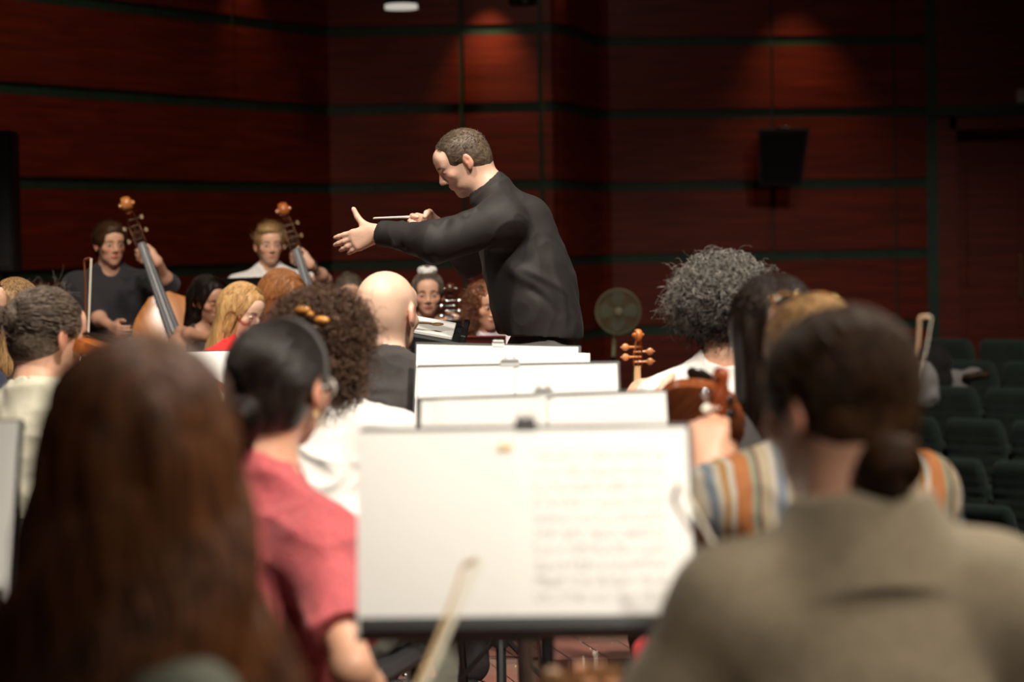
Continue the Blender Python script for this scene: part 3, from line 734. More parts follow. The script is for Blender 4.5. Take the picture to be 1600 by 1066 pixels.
# stage floor: worn red-brown boards
m = bpy.data.materials.new('worn_stage_boards'); m.use_nodes = True; nt = m.node_tree; b = nt.nodes['Principled BSDF']
tc = nt.nodes.new('ShaderNodeTexCoord'); mp = nt.nodes.new('ShaderNodeMapping'); mp.inputs['Rotation'].default_value = (0, 0, math.radians(90 - 13)); nt.links.new(tc.outputs['Object'], mp.inputs[0])
br = nt.nodes.new('ShaderNodeTexBrick'); br.inputs['Scale'].default_value = 1; br.inputs['Brick Width'].default_value = 2.4; br.inputs['Row Height'].default_value = .11; br.inputs['Mortar Size'].default_value = .003; br.inputs['Bias'].default_value = -.2
br.inputs['Color1'].default_value = (.150, .062, .048, 1); br.inputs['Color2'].default_value = (.215, .088, .068, 1); br.inputs['Mortar'].default_value = (.02, .008, .006, 1); nt.links.new(mp.outputs[0], br.inputs[0])
n1 = nt.nodes.new('ShaderNodeTexNoise'); n1.inputs['Scale'].default_value = 3; n1.inputs['Detail'].default_value = 9; nt.links.new(tc.outputs['Object'], n1.inputs[0])
r1 = nt.nodes.new('ShaderNodeValToRGB'); r1.color_ramp.elements[0].position = .45; r1.color_ramp.elements[1].position = .68; nt.links.new(n1.outputs[0], r1.inputs[0])
mx = nt.nodes.new('ShaderNodeMix'); mx.data_type = 'RGBA'; nt.links.new(r1.outputs[0], mx.inputs[0]); nt.links.new(br.outputs[0], mx.inputs[6]); mx.inputs[7].default_value = (.17, .115, .09, 1)
mp2 = nt.nodes.new('ShaderNodeMapping'); mp2.inputs['Rotation'].default_value = (0, 0, math.radians(25)); mp2.inputs['Scale'].default_value = (55, 4, 1); nt.links.new(tc.outputs['Object'], mp2.inputs[0])
n2 = nt.nodes.new('ShaderNodeTexNoise'); n2.inputs['Scale'].default_value = 1; n2.inputs['Detail'].default_value = 3; nt.links.new(mp2.outputs[0], n2.inputs[0])
r2 = nt.nodes.new('ShaderNodeValToRGB'); r2.color_ramp.elements[0].position = .66; r2.color_ramp.elements[1].position = .72; nt.links.new(n2.outputs[0], r2.inputs[0])
mx2 = nt.nodes.new('ShaderNodeMix'); mx2.data_type = 'RGBA'; nt.links.new(r2.outputs[0], mx2.inputs[0]); nt.links.new(mx.outputs[2], mx2.inputs[6]); mx2.inputs[7].default_value = (.55, .45, .38, 1)
nt.links.new(mx2.outputs[2], b.inputs['Base Color']); b.inputs['Roughness'].default_value = .5; BOARDS = m
mb = MB(); mb.box((-2.2, 10.4, -.49), (4.5, 13.2, .49), bev=.02); tag(mb.build('floor', BOARDS, smooth=False), kind='structure')
CARPET = mat('dark_carpet', (.03, .022, .02), .95, .3, 30, .3, 90)
mb = MB(); mb.box((6.2, 12.5, -1.0), (3.9, 14, .03)); mb.box((0, 26.5, -1.0), (12, 1.4, .03)); tag(mb.build('floor_hall', CARPET, smooth=False), kind='structure')
mb = MB(); mb.box((0, 12, 8.6), (12, 16, .05)); tag(mb.build('ceiling', mat('black_ceiling', (.01, .01, .01), .9), smooth=False), kind='structure')

# ------------------------------------------------------------------ fixtures on and near the wall
WASHER_LABELS = ('black canister downlight in front of the wall, top of the wall, nearest the conductor', 'black canister downlight near the curved wall corner', 'black canister downlight above the wall loudspeaker', 'black canister downlight above the left wall')
for (wx, wy, wz, wp), lb in zip(WASH, WASHER_LABELS):
    t = thing('downlight', lb, 'downlight', (wx, wy, wz), 0, 'downlights along the panelled wall')
    mb = MB(); mb.lathe([(.005, .30), (.07, .30), (.075, .28), (.075, .02), (.068, .02), (.062, .12), (.005, .12)], n=20); mb.build('housing', BLACKMETAL, t)
    mb = MB(); mb.tube([(0, 0, .3), (0, 0, 8.55 - wz)], .008, 8); mb.build('rod', BLACKMETAL, t)
p = at(627, 14, 20.5); t = thing('downlight', 'black canister lamp with a bright rim hanging at the top of the picture', 'downlight', p, 0)
mb = MB(); mb.lathe([(.005, .42), (.125, .42), (.132, .40), (.132, .03), (.12, .03), (.11, .2), (.005, .2)], n=28); mb.build('housing', BLACKMETAL, t)
mb = MB(); mb.lathe([(.112, .0), (.138, .0), (.138, .035), (.128, .04), (.112, .035)], n=28); mb.build('rim', mat('lit_rim', (.8, .78, .7), .3, emit=((1, .93, .8), .5)), t)
mb = MB(); mb.tube([(0, 0, .42), (0, 0, 8.55 - p.z)], .012, 8); mb.build('rod', BLACKMETAL, t)
p = at(817, 8, 21); t = thing('downlight', 'unlit black canister lamp cut by the top edge, above the conductor', 'downlight', p, 0)
mb = MB(); mb.lathe([(.005, .4), (.12, .4), (.122, .38), (.122, 0), (.112, 0), (.10, .2), (.005, .2)], n=28); mb.build('housing', BLACKMETAL, t)
mb = MB(); mb.tube([(0, 0, .4), (0, 0, 8.55 - p.z)], .012, 8); mb.build('rod', BLACKMETAL, t)

p = at(1222, 247, 24.35); t = thing('wall_loudspeaker', 'black wedge loudspeaker mounted on the right wall', 'loudspeaker', p)
mb = MB(); hw, hh = .255, .28
v = [(-hw, -.20, hh), (hw, -.20, hh), (hw * .82, .18, hh + .03), (-hw * .82, .18, hh + .03), (-hw * .95, -.06, -hh), (hw * .72, -.06, -hh), (hw * .6, .18, -hh), (-hw * .8, .18, -hh)]
mb.add(v, [(0, 1, 2, 3), (4, 7, 6, 5), (0, 4, 5, 1), (1, 5, 6, 2), (2, 6, 7, 3), (3, 7, 4, 0)]); mb.build('cabinet', mat('speaker_cabinet', (.03, .029, .026), .5, .1), t, smooth=False)
mb = MB(); a = np.array(v); n = (0, -1, -.1)
g = [a[0] * .93 + a[5] * .07, a[1] * .93 + a[4] * .07, a[5] * .93 + a[0] * .07, a[4] * .93 + a[1] * .07]; g = [q + np.array((0, -.012, 0)) for q in g]
mb.add(g, [(0, 3, 2, 1)]); mb.build('grille', mat('speaker_grille', (.008, .008, .008), .8, bump=.6, bscale=300), t, smooth=False)
mb = MB(); mb.tube([(0, .18, 0), (0, .52, 0)], .03, 10); mb.box((0, .54, 0), (.09, .03, .12)); mb.build('bracket', BLACKMETAL, t); mb = MB(); mb.box((0, -.03, hh + .02), (.06, .05, .012), bev=.004); mb.build('top_socket', BLACKMETAL, t)

p = at(4, 205, 15.2); t = thing('column_loudspeaker', 'tall black column speaker at the left edge, on a pole', 'loudspeaker', (p.x - .01, 15.2, 0))
mb = MB(); zt = p.z; zb = at(4, 425, 15.2).z; mb.box((0, 0, (zt + zb) / 2), (.09, .12, (zt - zb) / 2), bev=.015); mb.build('cabinet', BLACKPLASTIC, t)
mb = MB(); mb.box((.0, -.124, (zt + zb) / 2), (.07, .006, (zt - zb) / 2 - .03), bev=.004); mb.build('grille', BLACKPLASTIC, t)
mb = MB(); mb.tube([(0, 0, .04), (0, 0, zb)], .018, 10); mb.lathe([(.2, 0), (.2, .015), (.03, .04)], n=28); mb.build('pole', BLACKMETAL, t)

# pedestal fan
FD = 16.0; p = at(966, 487, FD); t = thing('pedestal_fan', 'small pedestal fan with round wire cage and pale blades', 'fan', (p.x, FD, 0)); R = .147
FANM = mat('yellowed_fan_plastic', (.42, .40, .24), .5, .1); mb = MB()
for r in np.linspace(.05, R, 9):
    for yy in (-.045, .03): mb.tube([(r * math.cos(a), yy * math.sqrt(max(0, 1 - (r / R) ** 2 * .8)), p.z + r * math.sin(a)) for a in np.linspace(0, 2 * math.pi, 40)], .0014, 5)
for k in range(36):
    a = 2 * math.pi * k / 36
    for sg in (-1, 1): mb.tube([(r * math.cos(a), (.045 if sg < 0 else .03) * sg * math.sqrt(max(0, 1 - (r / R) ** 2 * .8)), p.z + r * math.sin(a)) for r in np.linspace(.03, R, 6)], .0012, 4)
mb.tube([(R * math.cos(a), 0, p.z + R * math.sin(a)) for a in np.linspace(0, 2 * math.pi, 44)], .006, 8); mb.build('cage', FANM, t)
mb = MB()
for k in range(4):
    a0 = k * math.pi / 2; V = []; nu, nv = 8, 6
    for i in range(nu):
        for j in range(nv):
            r = .03 + (R - .045) * i / (nu - 1); w_ = (.25 + .35 * math.sin(math.pi * (i + 1) / nu)) * (j / (nv - 1) - .5) * 2; V.append((r * math.cos(a0 + w_), .016 * (j / (nv - 1) - .5), p.z + r * math.sin(a0 + w_)))
    mb.add(V, [(i * nv + j, i * nv + j + 1, (i + 1) * nv + j + 1, (i + 1) * nv + j) for i in range(nu - 1) for j in range(nv - 1)])
bl = mb.build('blade_set', mat('smoky_blades', (.20, .22, .17), .4, .1), t)
so = bl.modifiers.new('thickness', 'SOLIDIFY'); so.thickness = .003
mb = MB(); mb.ball((0, -.05, p.z), (.030, .012, .030)); mb.ball((0, .08, p.z), (.05, .07, .05)); mb.build('motor', FANM, t)
mb = MB(); mb.tube([(0, .08, p.z), (-.02, .07, p.z - .1), (-.035, .06, p.z - .3)], .014, 10); mb.build('neck', FANM, t)
mb = MB(); mb.tube([(-.035, .06, p.z - .3), (-.035, .06, .03)], .017, 10); mb.build('pole', BLACKMETAL, t)
mb = MB(); mb.lathe([(.17, 0), (.17, .02), (.05, .035)], c=(-.035, .06, 0), n=28); mb.build('base', BLACKMETAL, t)

# ------------------------------------------------------------------ hall seats
SEATG = mat('dark_green_velour', (.040, .066, .050), .85, .15, 20, .2, 200, sheen=.3)
def make_seat():
    t = thing('theatre_seat', 'green seat', 'theatre seat'); ops = []
    back = [RC((-w_, y, z), (w_, y, z), .048, .048, k=.03) for w_, y, z in ((.19, .04, .44), (.205, .045, .52), (.21, .05, .60), (.21, .06, .68), (.205, .07, .75), (.195, .08, .81), (.175, .09, .862))] + [E((0, .03, .62), (.16, .06, .20), k=.04)]
    V, F = solid(back, .014); mesh_obj('backrest', relax(V, F, 2), F, SEATG, t, smooth=True)
    V, F = solid([RC((-.17, .0, .47), (.17, .0, .47), .05, .05, k=.06), RC((-.17, -.12, .66), (.17, -.12, .66), .05, .05, k=.06), E((0, -.05, .56), (.23, .06, .16), R=rot(x=.5), k=.05)], .014)
    mesh_obj('cushion', relax(V, F, 2), F, SEATG, t, smooth=True)
    mb = MB(); 
    for s in (-1, 1): mb = MB(); mb.box((s * .262, -.06, .58), (.018, .18, .02), bev=.008); mb.box((s * .262, 0, .29), (.014, .06, .29)); mb.build('armrest', BLACKPLASTIC, t)
    return t
rdir = np.array((.77, -.64)) * .545; bdir = np.array((.64, .77)) * .95; S0 = np.array(xd(1495, 17.0)); face = math.atan2(.64, -.77)
seat0 = make_seat(); first = True; nseat = 0
ROWS = [(-2, 16.0, 872), (-1, 0, 782), (0, 0, 712), (1, 0, 650), (2, 0, 601), (3, 0, 560), (4, 0, 527)]
words_row = ['front', 'second', 'third', 'fourth', 'fifth', 'sixth', 'rearmost']
plat = MB()
for ri, (k, _, ytop) in enumerate(ROWS):
    c = S0 + bdir * k; 
    d0 = c[1]; best = min(range(-8, 9), key=lambda j: abs(at(1500, 600, 1).x * (c[1] + rdir[1] * j) - (c[0] + rdir[0] * j)))
    ys = (c + rdir * best)[1]; ztop = at(1500, ytop, ys).z; zf = ztop - .915
    plat.box((*(c + rdir * best + np.array((.64, .77)) * .15), (zf - 1.0) / 2 - .0), (6, .48, max((zf + 1.0) / 2, .01)), R=rot(z=math.atan2(-.64, .77)))
    vis = []
    for j in range(best - 4, best + 5):
        q = c + rdir * j + rdir * (.35 if k % 2 else 0); px = 800 + q[0] / q[1] * FPX
        if 1400 < px < 1650: vis.append((px, q))
    vis.sort(key=lambda a: a[0])
    for i, (px, q) in enumerate(vis):
        o = seat0 if first else copy_tree(seat0); first = False
        o.location = (q[0], q[1], zf); o.rotation_euler = (0, 0, face)
        o['label'] = 'dark green hall seat, %s from the left in the %s row of seats in view' % (('first', 'second', 'third', 'fourth', 'fifth', 'sixth')[i], words_row[ri]); o['category'] = 'theatre seat'; o['group'] = 'dark green seats in the hall'
        if k == 2 and i in (0, 1) or (k == 3 and i == 0): SEATPOS = globals().setdefault('SEATPOS', {}); SEATPOS[(k, i)] = (q, zf)
tag(plat.build('floor_rake', CARPET, smooth=False), kind='structure')

# ------------------------------------------------------------------ music stands, sheets, chairs
PAPER = mat('white_paper', (.82, .81, .79), .8, .015, 5, .06, 40)
STANDM = mat('stand_black', (.014, .015, .016), .45, .1, metal=.2)
def ink_mat(seed):
    """paper with printed staves, notes and handwriting"""
    m = mat('score_paper', (.82, .81, .79), .8, .015, 5); nt = m.node_tree; b = nt.nodes['Principled BSDF']; base = b.inputs['Base Color'].links[0].from_socket
    tc = nt.nodes.new('ShaderNodeTexCoord'); sx = nt.nodes.new('ShaderNodeSeparateXYZ'); nt.links.new(tc.outputs['Object'], sx.inputs[0])
    def M(op, a, c=None, d=None):
        n = nt.nodes.new('ShaderNodeMath'); n.operation = op
        for i, v in enumerate((a, c, d)):
            if v is None: continue
            if isinstance(v, (int, float)): n.inputs[i].default_value = v
            else: nt.links.new(v, n.inputs[i])
        return n.outputs[0]
    v = M('ADD', sx.outputs[1], .5); u = sx.outputs[0]
    st = M('FRACT', M('DIVIDE', v, .0245)); inst = M('LESS_THAN', M('ABSOLUTE', M('SUBTRACT', st, .5)), .20)
    ln = M('LESS_THAN', M('FRACT', M('MULTIPLY', st, 10)), .22); lines = M('MULTIPLY', inst, ln)
    nz = nt.nodes.new('ShaderNodeTexNoise'); nz.inputs['Scale'].default_value = 170; nz.inputs['Detail'].default_value = 2; nt.links.new(tc.outputs['Object'], nz.inputs[0])
    notes = M('MULTIPLY', M('GREATER_THAN', nz.outputs[0], .545), M('LESS_THAN', M('ABSOLUTE', M('SUBTRACT', st, .5)), .34))
    inu = M('MULTIPLY', M('GREATER_THAN', u, .022), M('LESS_THAN', u, .218)); inv = M('MULTIPLY', M('GREATER_THAN', v, .545), M('LESS_THAN', v, .79))
    k = M('MULTIPLY', M('MULTIPLY', M('MAXIMUM', M('MULTIPLY', lines, .30), M('MULTIPLY', notes, .42)), inu), inv)
    mx = nt.nodes.new('ShaderNodeMix'); mx.data_type = 'RGBA'; nt.links.new(k, mx.inputs[0]); nt.links.new(base, mx.inputs[6]); mx.inputs[7].default_value = (.10, .09, .09, 1)
    nt.links.new(mx.outputs[2], b.inputs['Base Color']); return m
SCORE = ink_mat(1)
def stand(label, tl, tr, dep, tilt=27, W=.50, H_=.33, group=None, base_rot=0.0, yawd=0):
    """tl, tr: photo pixels of the two top corners of the desk; dep: distance of the top edge"""
    a, b_ = at(*tl, dep + math.sin(math.radians(yawd)) * W / 2), at(*tr, dep - math.sin(math.radians(yawd)) * W / 2); c = (a + b_) / 2; W = (b_ - a).length
    X = (b_ - a).normalized(); ti = math.radians(tilt); up = Vector((0, math.sin(ti), math.cos(ti))); up = (up - X * up.dot(X)).normalized(); N = up.cross(X)      # N points to the back (away from the player)
    base = c - up * H_
    t = thing('music_stand', label, 'music stand', (c.x, c.y - .05, 0), 0, group); L = lambda v: Vector(v) - t.location
    R = np.array([X, up, N]).T if False else np.array((tuple(X), tuple(up), tuple(-N))).T
    toL = lambda x, y, z: tuple(L(base + X * x + up * y + Vector(tuple(-N)) * z))
    R = np.array((tuple(X), tuple(up), tuple(-N))).T                    # columns: x right, y up the desk, z towards the player
    mb = MB(); mb.box(toL(0, H_ / 2, -.003), (W / 2, H_ / 2, .0016), R=R, bev=.001)
    mb.box(toL(0, H_, -.006), (W / 2, .0015, .005), R=R)
    for s in (-1, 1): mb.box(toL(s * W / 2, H_ / 2, -.006), (.0015, H_ / 2, .005), R=R)
    mb.build('desk', STANDM, t, smooth=False)
    mb = MB(); mb.box(toL(0, 0, .022), (W / 2 - .006, .0018, .026), R=R, bev=.001); mb.box(toL(0, .009, .048), (W / 2 - .006, .009, .0015), R=R, bev=.001); mb.build('ledge', STANDM, t, smooth=False)
    pm = L(base + up * H_ * .42 + N * .03); px_, py_ = pm.x, pm.y
    mb = MB(); mb.box(tuple(L(base + up * H_ * .42 + N * .016)), (.05, .04, .012), R=R, bev=.004); mb.tube([tuple(L(base + up * H_ * .42 + N * .02 - X * .04)), tuple(L(base + up * H_ * .42 + N * .02 + X * .04))], .012, 10); mb.build('head', STANDM, t)
    mb = MB(); mb.tube([(px_, py_, pm.z), (px_, py_, .66)], .0085, 12); mb.build('inner_tube', CHROME, t)
    mb = MB(); mb.tube([(px_, py_, .70), (px_, py_, .12)], .0145, 14); mb.build('outer_tube', STANDM, t)
    mb = MB(); mb.lathe([(.022, .68), (.024, .685), (.024, .725), (.016, .735)], c=(px_, py_, 0), n=16); mb.tube([(px_ + .02, py_, .705), (px_ + .055, py_, .705)], .005, 8); mb.box((px_ + .06, py_, .705), (.006, .018, .012), bev=.003); mb.build('clutch', mat('grey_clutch', (.25, .25, .25), .4), t)
    mb = MB(); mb.lathe([(.021, .29), (.023, .295), (.023, .33), (.016, .335)], c=(px_, py_, 0), n=16); mb.build('collar', STANDM, t)
    for k in range(3):
        an = base_rot + k * 2 * math.pi / 3; dx, dy = math.cos(an), math.sin(an); mb = MB()
        mb.tube([(px_ + dx * .02, py_ + dy * .02, .31), (px_ + dx * .30, py_ + dy * .30, .015)], .0075, 8)
        mb.tube([(px_ + dx * .015, py_ + dy * .015, .13), (px_ + dx * .15, py_ + dy * .15, .175)], .005, 6)
        lg = mb.build('leg', STANDM, t); mb = MB(); mb.ball((px_ + dx * .30, py_ + dy * .30, .012), (.013, .013, .012), 10, 8); mb.build('rubber_foot', BLACKPLASTIC, lg)
    return t, base, X, up, -N, W, H_
def sheet(label, sf, x0, x1, y0, y1, m=PAPER, off=.0015, curl=.004, seed=0, group='sheet music on the stands', skew=0, name='sheet_music'):
    """a booklet page lying on desk sf, in desk coordinates"""
    t, base, X, up, Z, W, H_ = sf; nx, ny = 14, 14; V = []; org = base + X * x0 + up * y0
    for j in range(ny):
        for i in range(nx):
            u, v = i / (nx - 1), j / (ny - 1)
            z = off + curl * (u * u * .6 + .25 * math.sin(u * 5 + seed) * v + .3 * v * v)
            V.append((u * (x1 - x0) + skew * v, v * (y1 - y0), z))
    V = np.array(V); R = Matrix((tuple(X), tuple(up), tuple(Z))).transposed()
    V2 = V.copy(); V2[:, 2] -= .0006; n = len(V)
    F = [(j * nx + i, j * nx + i + 1, (j + 1) * nx + i + 1, (j + 1) * nx + i) for j in range(ny - 1) for i in range(nx - 1)]; F2 = [tuple(n + q for q in reversed(f)) for f in F]
    rim = [j for j in range(nx)] + [j * nx + nx - 1 for j in range(1, ny)] + [(ny - 1) * nx + i for i in range(nx - 2, -1, -1)] + [j * nx for j in range(ny - 2, 0, -1)]
    F3 = [(rim[(i + 1) % len(rim)], rim[i], rim[i] + n, rim[(i + 1) % len(rim)] + n) for i in range(len(rim))]
    mb = MB(); mb.add(np.concatenate([V, V2]), F + F2 + F3); o = mb.build(name, m); o.matrix_world = Matrix.Translation(org) @ R.to_4x4()
    tag(o, label, 'sheet music', group); return o
def clip(label, sf, x, w=.045, col=None):
    t, base, X, up, Z, W, H_ = sf; R = np.array((tuple(X), tuple(up), tuple(Z))).T; c = base + X * x + up * (H_ - .004)
    e = thing('stand_clip', label, 'clip', c, 0, 'clips on top of the music stands')
    mb = MB(); mb.box((0, 0, 0), (w / 2, .008, .006), R=R, bev=.002); mb.box(tuple(up * .010 + Z * .001), (w / 2 * .9, .004, .009), R=R, bev=.002); mb.build('clip_body', col or BLACKPLASTIC, e)
    mb = MB()
    for s in (-1, 1): mb.tube([tuple(X * s * w * .22 + up * .010 + Z * .006), tuple(X * s * w * .30 + up * .020 + Z * .010), tuple(X * s * w * .14 + up * .020 + Z * .010), tuple(X * s * w * .22 + up * .010 + Z * .006)], .0012, 6)
    mb.build('clip_wire', CHROME, e); return e

def make_chair():
    t = thing('orchestra_chair', 'chair', 'chair'); M_ = BLACKPLASTIC; mb = MB()
    mb.box((0, 0, .445), (.21, .20, .022), bev=.02); mb.build('seat', M_, t)
    V, F = solid([RC((-.15, -.245, .62), (.15, -.245, .62), .018, .018, k=.03), RC((-.16, -.252, .76), (.16, -.252, .76), .018, .018, k=.03), E((0, -.252, .69), (.19, .016, .10), k=.03)], .008); mesh_obj('backrest', V, F, M_, t, smooth=True)
    mb = MB()
    for s in (-1, 1): mb.tube([(s * .17, -.20, .42), (s * .17, -.23, .6), (s * .165, -.258, .75)], .010, 8)
    mb.tube([(-.17, -.20, .42), (.17, -.20, .42)], .010, 8); mb.build('back_frame', M_, t)
    for s in (-1, 1):
        for y in (-1, 1): mb = MB(); mb.tube([(s * .17, y * .17, .43), (s * .185, y * .21, .0)], .011, 8); mb.build('leg', BLACKMETAL, t)
    return t
chair0 = [None]
def chair(loc, face, label):
    if chair0[0] is None: o = chair0[0] = make_chair()
    else: o = copy_tree(chair0[0])
    fx, fy = face; o.location = loc; o.rotation_euler = (0, 0, math.atan2(-fx, fy)); o['label'] = label; o['group'] = 'black orchestra chairs'; return o

# ------------------------------------------------------------------ string instruments
def frame_mat(loc, u, n):
    """+Y along u (tail to scroll), +Z out of the belly towards n"""
    Y = Vector(u).normalized(); Z = Vector(n); Z = (Z - Y * Z.dot(Y)).normalized(); X = Y.cross(Z)
    return Matrix.Translation(Vector(loc)) @ Matrix((tuple(X), tuple(Y), tuple(Z))).transposed().to_4x4()
VARN = wood_mat('orange_varnish', (.30, .075, .018), (.46, .13, .03), (.60, .20, .05), (30, 2, 30), .22, 2)
VARN2 = wood_mat('red_brown_varnish', (.22, .045, .014), (.34, .075, .022), (.46, .12, .035), (30, 2, 30), .2, 2)
BASSV = wood_mat('amber_varnish', (.40, .13, .035), (.52, .19, .05), (.62, .26, .08), (14, 1, 14), .25, 2)
EBONY = mat('ebony', (.015, .013, .012), .25, .1, coat=.3); STEEL = mat('steel_string', (.8, .8, .8), .25, metal=1); MAPLE = mat('pale_maple', (.62, .42, .22), .4, .1)
LITFB = mat('sheen_grey_fingerboard', (.26, .27, .29), .38, .1)  # grey is the lit gloss of the dark board, put into the colour
DARKM = mat('dark_tuning_metal', (.10, .06, .03), .4, metal=.6)
PEGM = mat('boxwood_peg', (.55, .22, .08), .25, .15)
def instrument(name, label, cat, M4, kind='violin', varn=None, group=None, pegm=None, neckm=None):
    bass = kind == 'bass'; varn = varn or VARN
    if kind == 'violin': D = dict(B=.356, L=.59, w=[(0, .02), (.04, .058), (.14, .096), (.24, .104), (.36, .086), (.44, .060), (.54, .055), (.63, .064), (.74, .080), (.86, .084), (.95, .060), (1, .018)], rib=.030, arch=.016, nk=.012, fb=.012, fw=.021, sc=1.0)
    elif kind == 'cello': D = dict(B=.755, L=1.22, w=[(0, .04), (.04, .12), (.14, .20), (.24, .22), (.36, .185), (.44, .13), (.54, .118), (.63, .135), (.74, .165), (.86, .172), (.95, .12), (1, .035)], rib=.115, arch=.028, nk=.018, fb=.024, fw=.032, sc=2.0)
    else: D = dict(B=1.17, L=1.80, w=[(0, .06), (.04, .20), (.14, .31), (.24, .335), (.36, .28), (.44, .20), (.54, .182), (.63, .20), (.72, .235), (.82, .235), (.90, .20), (.96, .13), (1, .045)], rib=.19, arch=.04, nk=.026, fb=.035, fw=.042, sc=2.9)
    t = thing(name, label, cat, (0, 0, 0), 0, group); t.matrix_world = M4
    B, L, sc = D['B'], D['L'], D['sc']; ts = np.linspace(0, 1, 49); tw = np.array([a for a, _ in D['w']]); ww = np.array([b for _, b in D['w']])
    wv = np.interp(ts, tw, ww); wv = np.convolve(np.pad(wv, 2, mode='edge'), [.1, .2, .4, .2, .1], 'valid'); ns = 14; mb = MB()
    for sg in (1, -1):
        V = []
        for i, q in enumerate(ts):
            for j in range(ns + 1):
                s = j / ns * 2 - 1; V.append((s * wv[i], q * B, sg * (D['rib'] / 2 + D['arch'] * (1 - s ** 2) ** .8 * math.sin(math.pi * min(max(q, .02), .98)) ** .6)))
        F = [(i * (ns + 1) + j, i * (ns + 1) + j + 1, (i + 1) * (ns + 1) + j + 1, (i + 1) * (ns + 1) + j) for i in range(48) for j in range(ns)]
        mb.add(V, F if sg > 0 else [tuple(reversed(f)) for f in F])
    V = []
    for i, q in enumerate(ts):
        w2 = wv[i] * .985
        V += [(w2, q * B, D['rib'] / 2), (w2, q * B, -D['rib'] / 2), (-w2, q * B, D['rib'] / 2), (-w2, q * B, -D['rib'] / 2)]
    F = [(i * 4, i * 4 + 1, i * 4 + 5, i * 4 + 4) for i in range(48)] + [(i * 4 + 2, i * 4 + 6, i * 4 + 7, i * 4 + 3) for i in range(48)] + [(0, 2, 3, 1), (192, 193, 195, 194)]
    mb.add(V, F); mb.build('body', varn, t)
    zt = D['rib'] / 2; top = zt + D['arch']
    for s in (-1, 1):                                             # f-holes
        mb = MB(); fx, fy = s * .05 * sc * (1 if kind != 'bass' else .95), B * .48; l = .034 * sc
        pts = [(fx + s * .006 * sc * math.sin(a) - s * .004 * sc * (a / 3), fy + l * (a / 3), zt + D['arch'] * .62) for a in np.linspace(-3, 3, 13)]
        mb.tube(pts, .0022 * sc, 6, sx=.6); mb.build('f_hole', EBONY, t)
    nl = L - B; pb = L - .105 * sc
    mb = MB(); mb.tube([(0, B - .02 * sc, zt * .6), (0, B + .006 * sc, zt * .8), (0, B + nl * .12, zt), (0, pb, zt - .003 * sc)], [D['nk'] * 1.4, D['nk'] * 1.4, D['nk'], D['nk'] * .8], 12, sx=[D['nk'] * 1.2, D['nk'] * 1.2, D['nk'] * .7, D['nk'] * .6], up=(0, 0, 1)); mb.build('neck', neckm or varn, t)
    f0 = B * .72; mb = MB(); V = []
    for y, wd_, z in ((f0, D['fw'], top + .012 * sc), (pb, D['fw'] * .56, zt + .008 * sc)):
        for j in range(7):
            a = (j / 6 * 2 - 1); V.append((a * wd_, y, z - a * a * .004 * sc))
        for j in range(7):
            a = (1 - j / 6 * 2); V.append((a * wd_, y, z - .006 * sc))
    n = 14; mb.add(V, [(j, n + j, n + (j + 1) % n, (j + 1) % n) for j in range(n)] + [tuple(range(n)), tuple(range(2 * n - 1, n - 1, -1))]); mb.build('fingerboard', EBONY if kind == 'violin' else LITFB, t)
    # pegbox: two cheeks, floor, scroll
    mb = MB(); pz = zt - .004 * sc
    for s in (-1, 1):
        mb.tube([(s * .0105 * sc, pb - .004 * sc, pz + .002 * sc), (s * .0110 * sc, pb + .03 * sc, pz - .002 * sc), (s * .0085 * sc, pb + .062 * sc, pz - .012 * sc), (s * .006 * sc, pb + .078 * sc, pz - .012 * sc)], .010 * sc, 8, sx=(.0032 if kind == 'violin' else .0048) * sc, up=(1, 0, 0))
    mb.tube([(0, pb - .004 * sc, pz - .007 * sc), (0, pb + .03 * sc, pz - .013 * sc), (0, pb + .065 * sc, pz - .020 * sc)], .0035 * sc, 8, sx=.0095 * sc, up=(1, 0, 0)); mb.build('pegbox', neckm if kind == 'bass' else varn, t)
    mb = MB(); cy, cz = pb + .088 * sc, pz - .008 * sc; pts = []; ra = []; rb = []
    for i in range(34):
        q = i / 33; a = math.radians(-115) - q * math.radians(560); r = (.0155 - .0115 * q) * sc; pts.append((0, cy + r * math.sin(-a) * -1, cz + r * math.cos(a))); ra.append((.0052 - .0022 * q) * sc); rb.append((.0075 + .007 * q) * sc)
    mb.tube(pts, ra, 10, sx=rb, up=(1, 0, 0)); mb.tube([(-.0165 * sc, cy, cz), (.0165 * sc, cy, cz)], .0042 * sc, 12)
    mb.tube([(0, pb + .062 * sc, pz - .017 * sc), (0, pb + .078 * sc, pz - .024 * sc), (0, cy - .006 * sc, cz - .014 * sc)], .0045 * sc, 10, sx=.0085 * sc, up=(1, 0, 0)); mb.build('scroll', varn, t)
    for i in range(4):
        s = 1 if i % 2 else -1; y = pb + (.012 + .014 * i) * sc; z = pz - .004 * sc; mb = MB()
        if kind == 'bass':
            mb.tube([(-s * .010 * sc, y, z - .004 * sc), (s * .018 * sc, y, z - .004 * sc)], .0014 * sc, 8); mb.box((s * .021 * sc, y, z - .004 * sc), (.003 * sc, .0045 * sc, .001 * sc), bev=.001); mb.build('tuning_machine', DARKM, t)
        else:
            q = 1 if kind == 'violin' else .62
            mb.tube([(-s * .012 * sc, y, z), (s * .022 * sc * q, y, z), (s * .026 * sc * q, y, z)], [.0028 * sc * q, .0036 * sc * q, .0052 * sc * q], 10); mb.ball((s * .036 * sc * q, y, z), (.011 * sc * q, .0105 * sc * q, .0062 * sc * q), 14, 10); mb.ball((s * .0485 * sc * q, y, z), .0025 * sc * q, 8, 6); mb.build('peg', (pegm[i] if isinstance(pegm, list) else pegm) or PEGM, t)
    by = B * .53; bh = top + .030 * sc
    mb = MB(); mb.box((0, by, (top * .9 + bh) / 2), (.021 * sc, .0022 * sc, (bh - top * .9) / 2), bev=.001); mb.build('bridge', MAPLE, t)
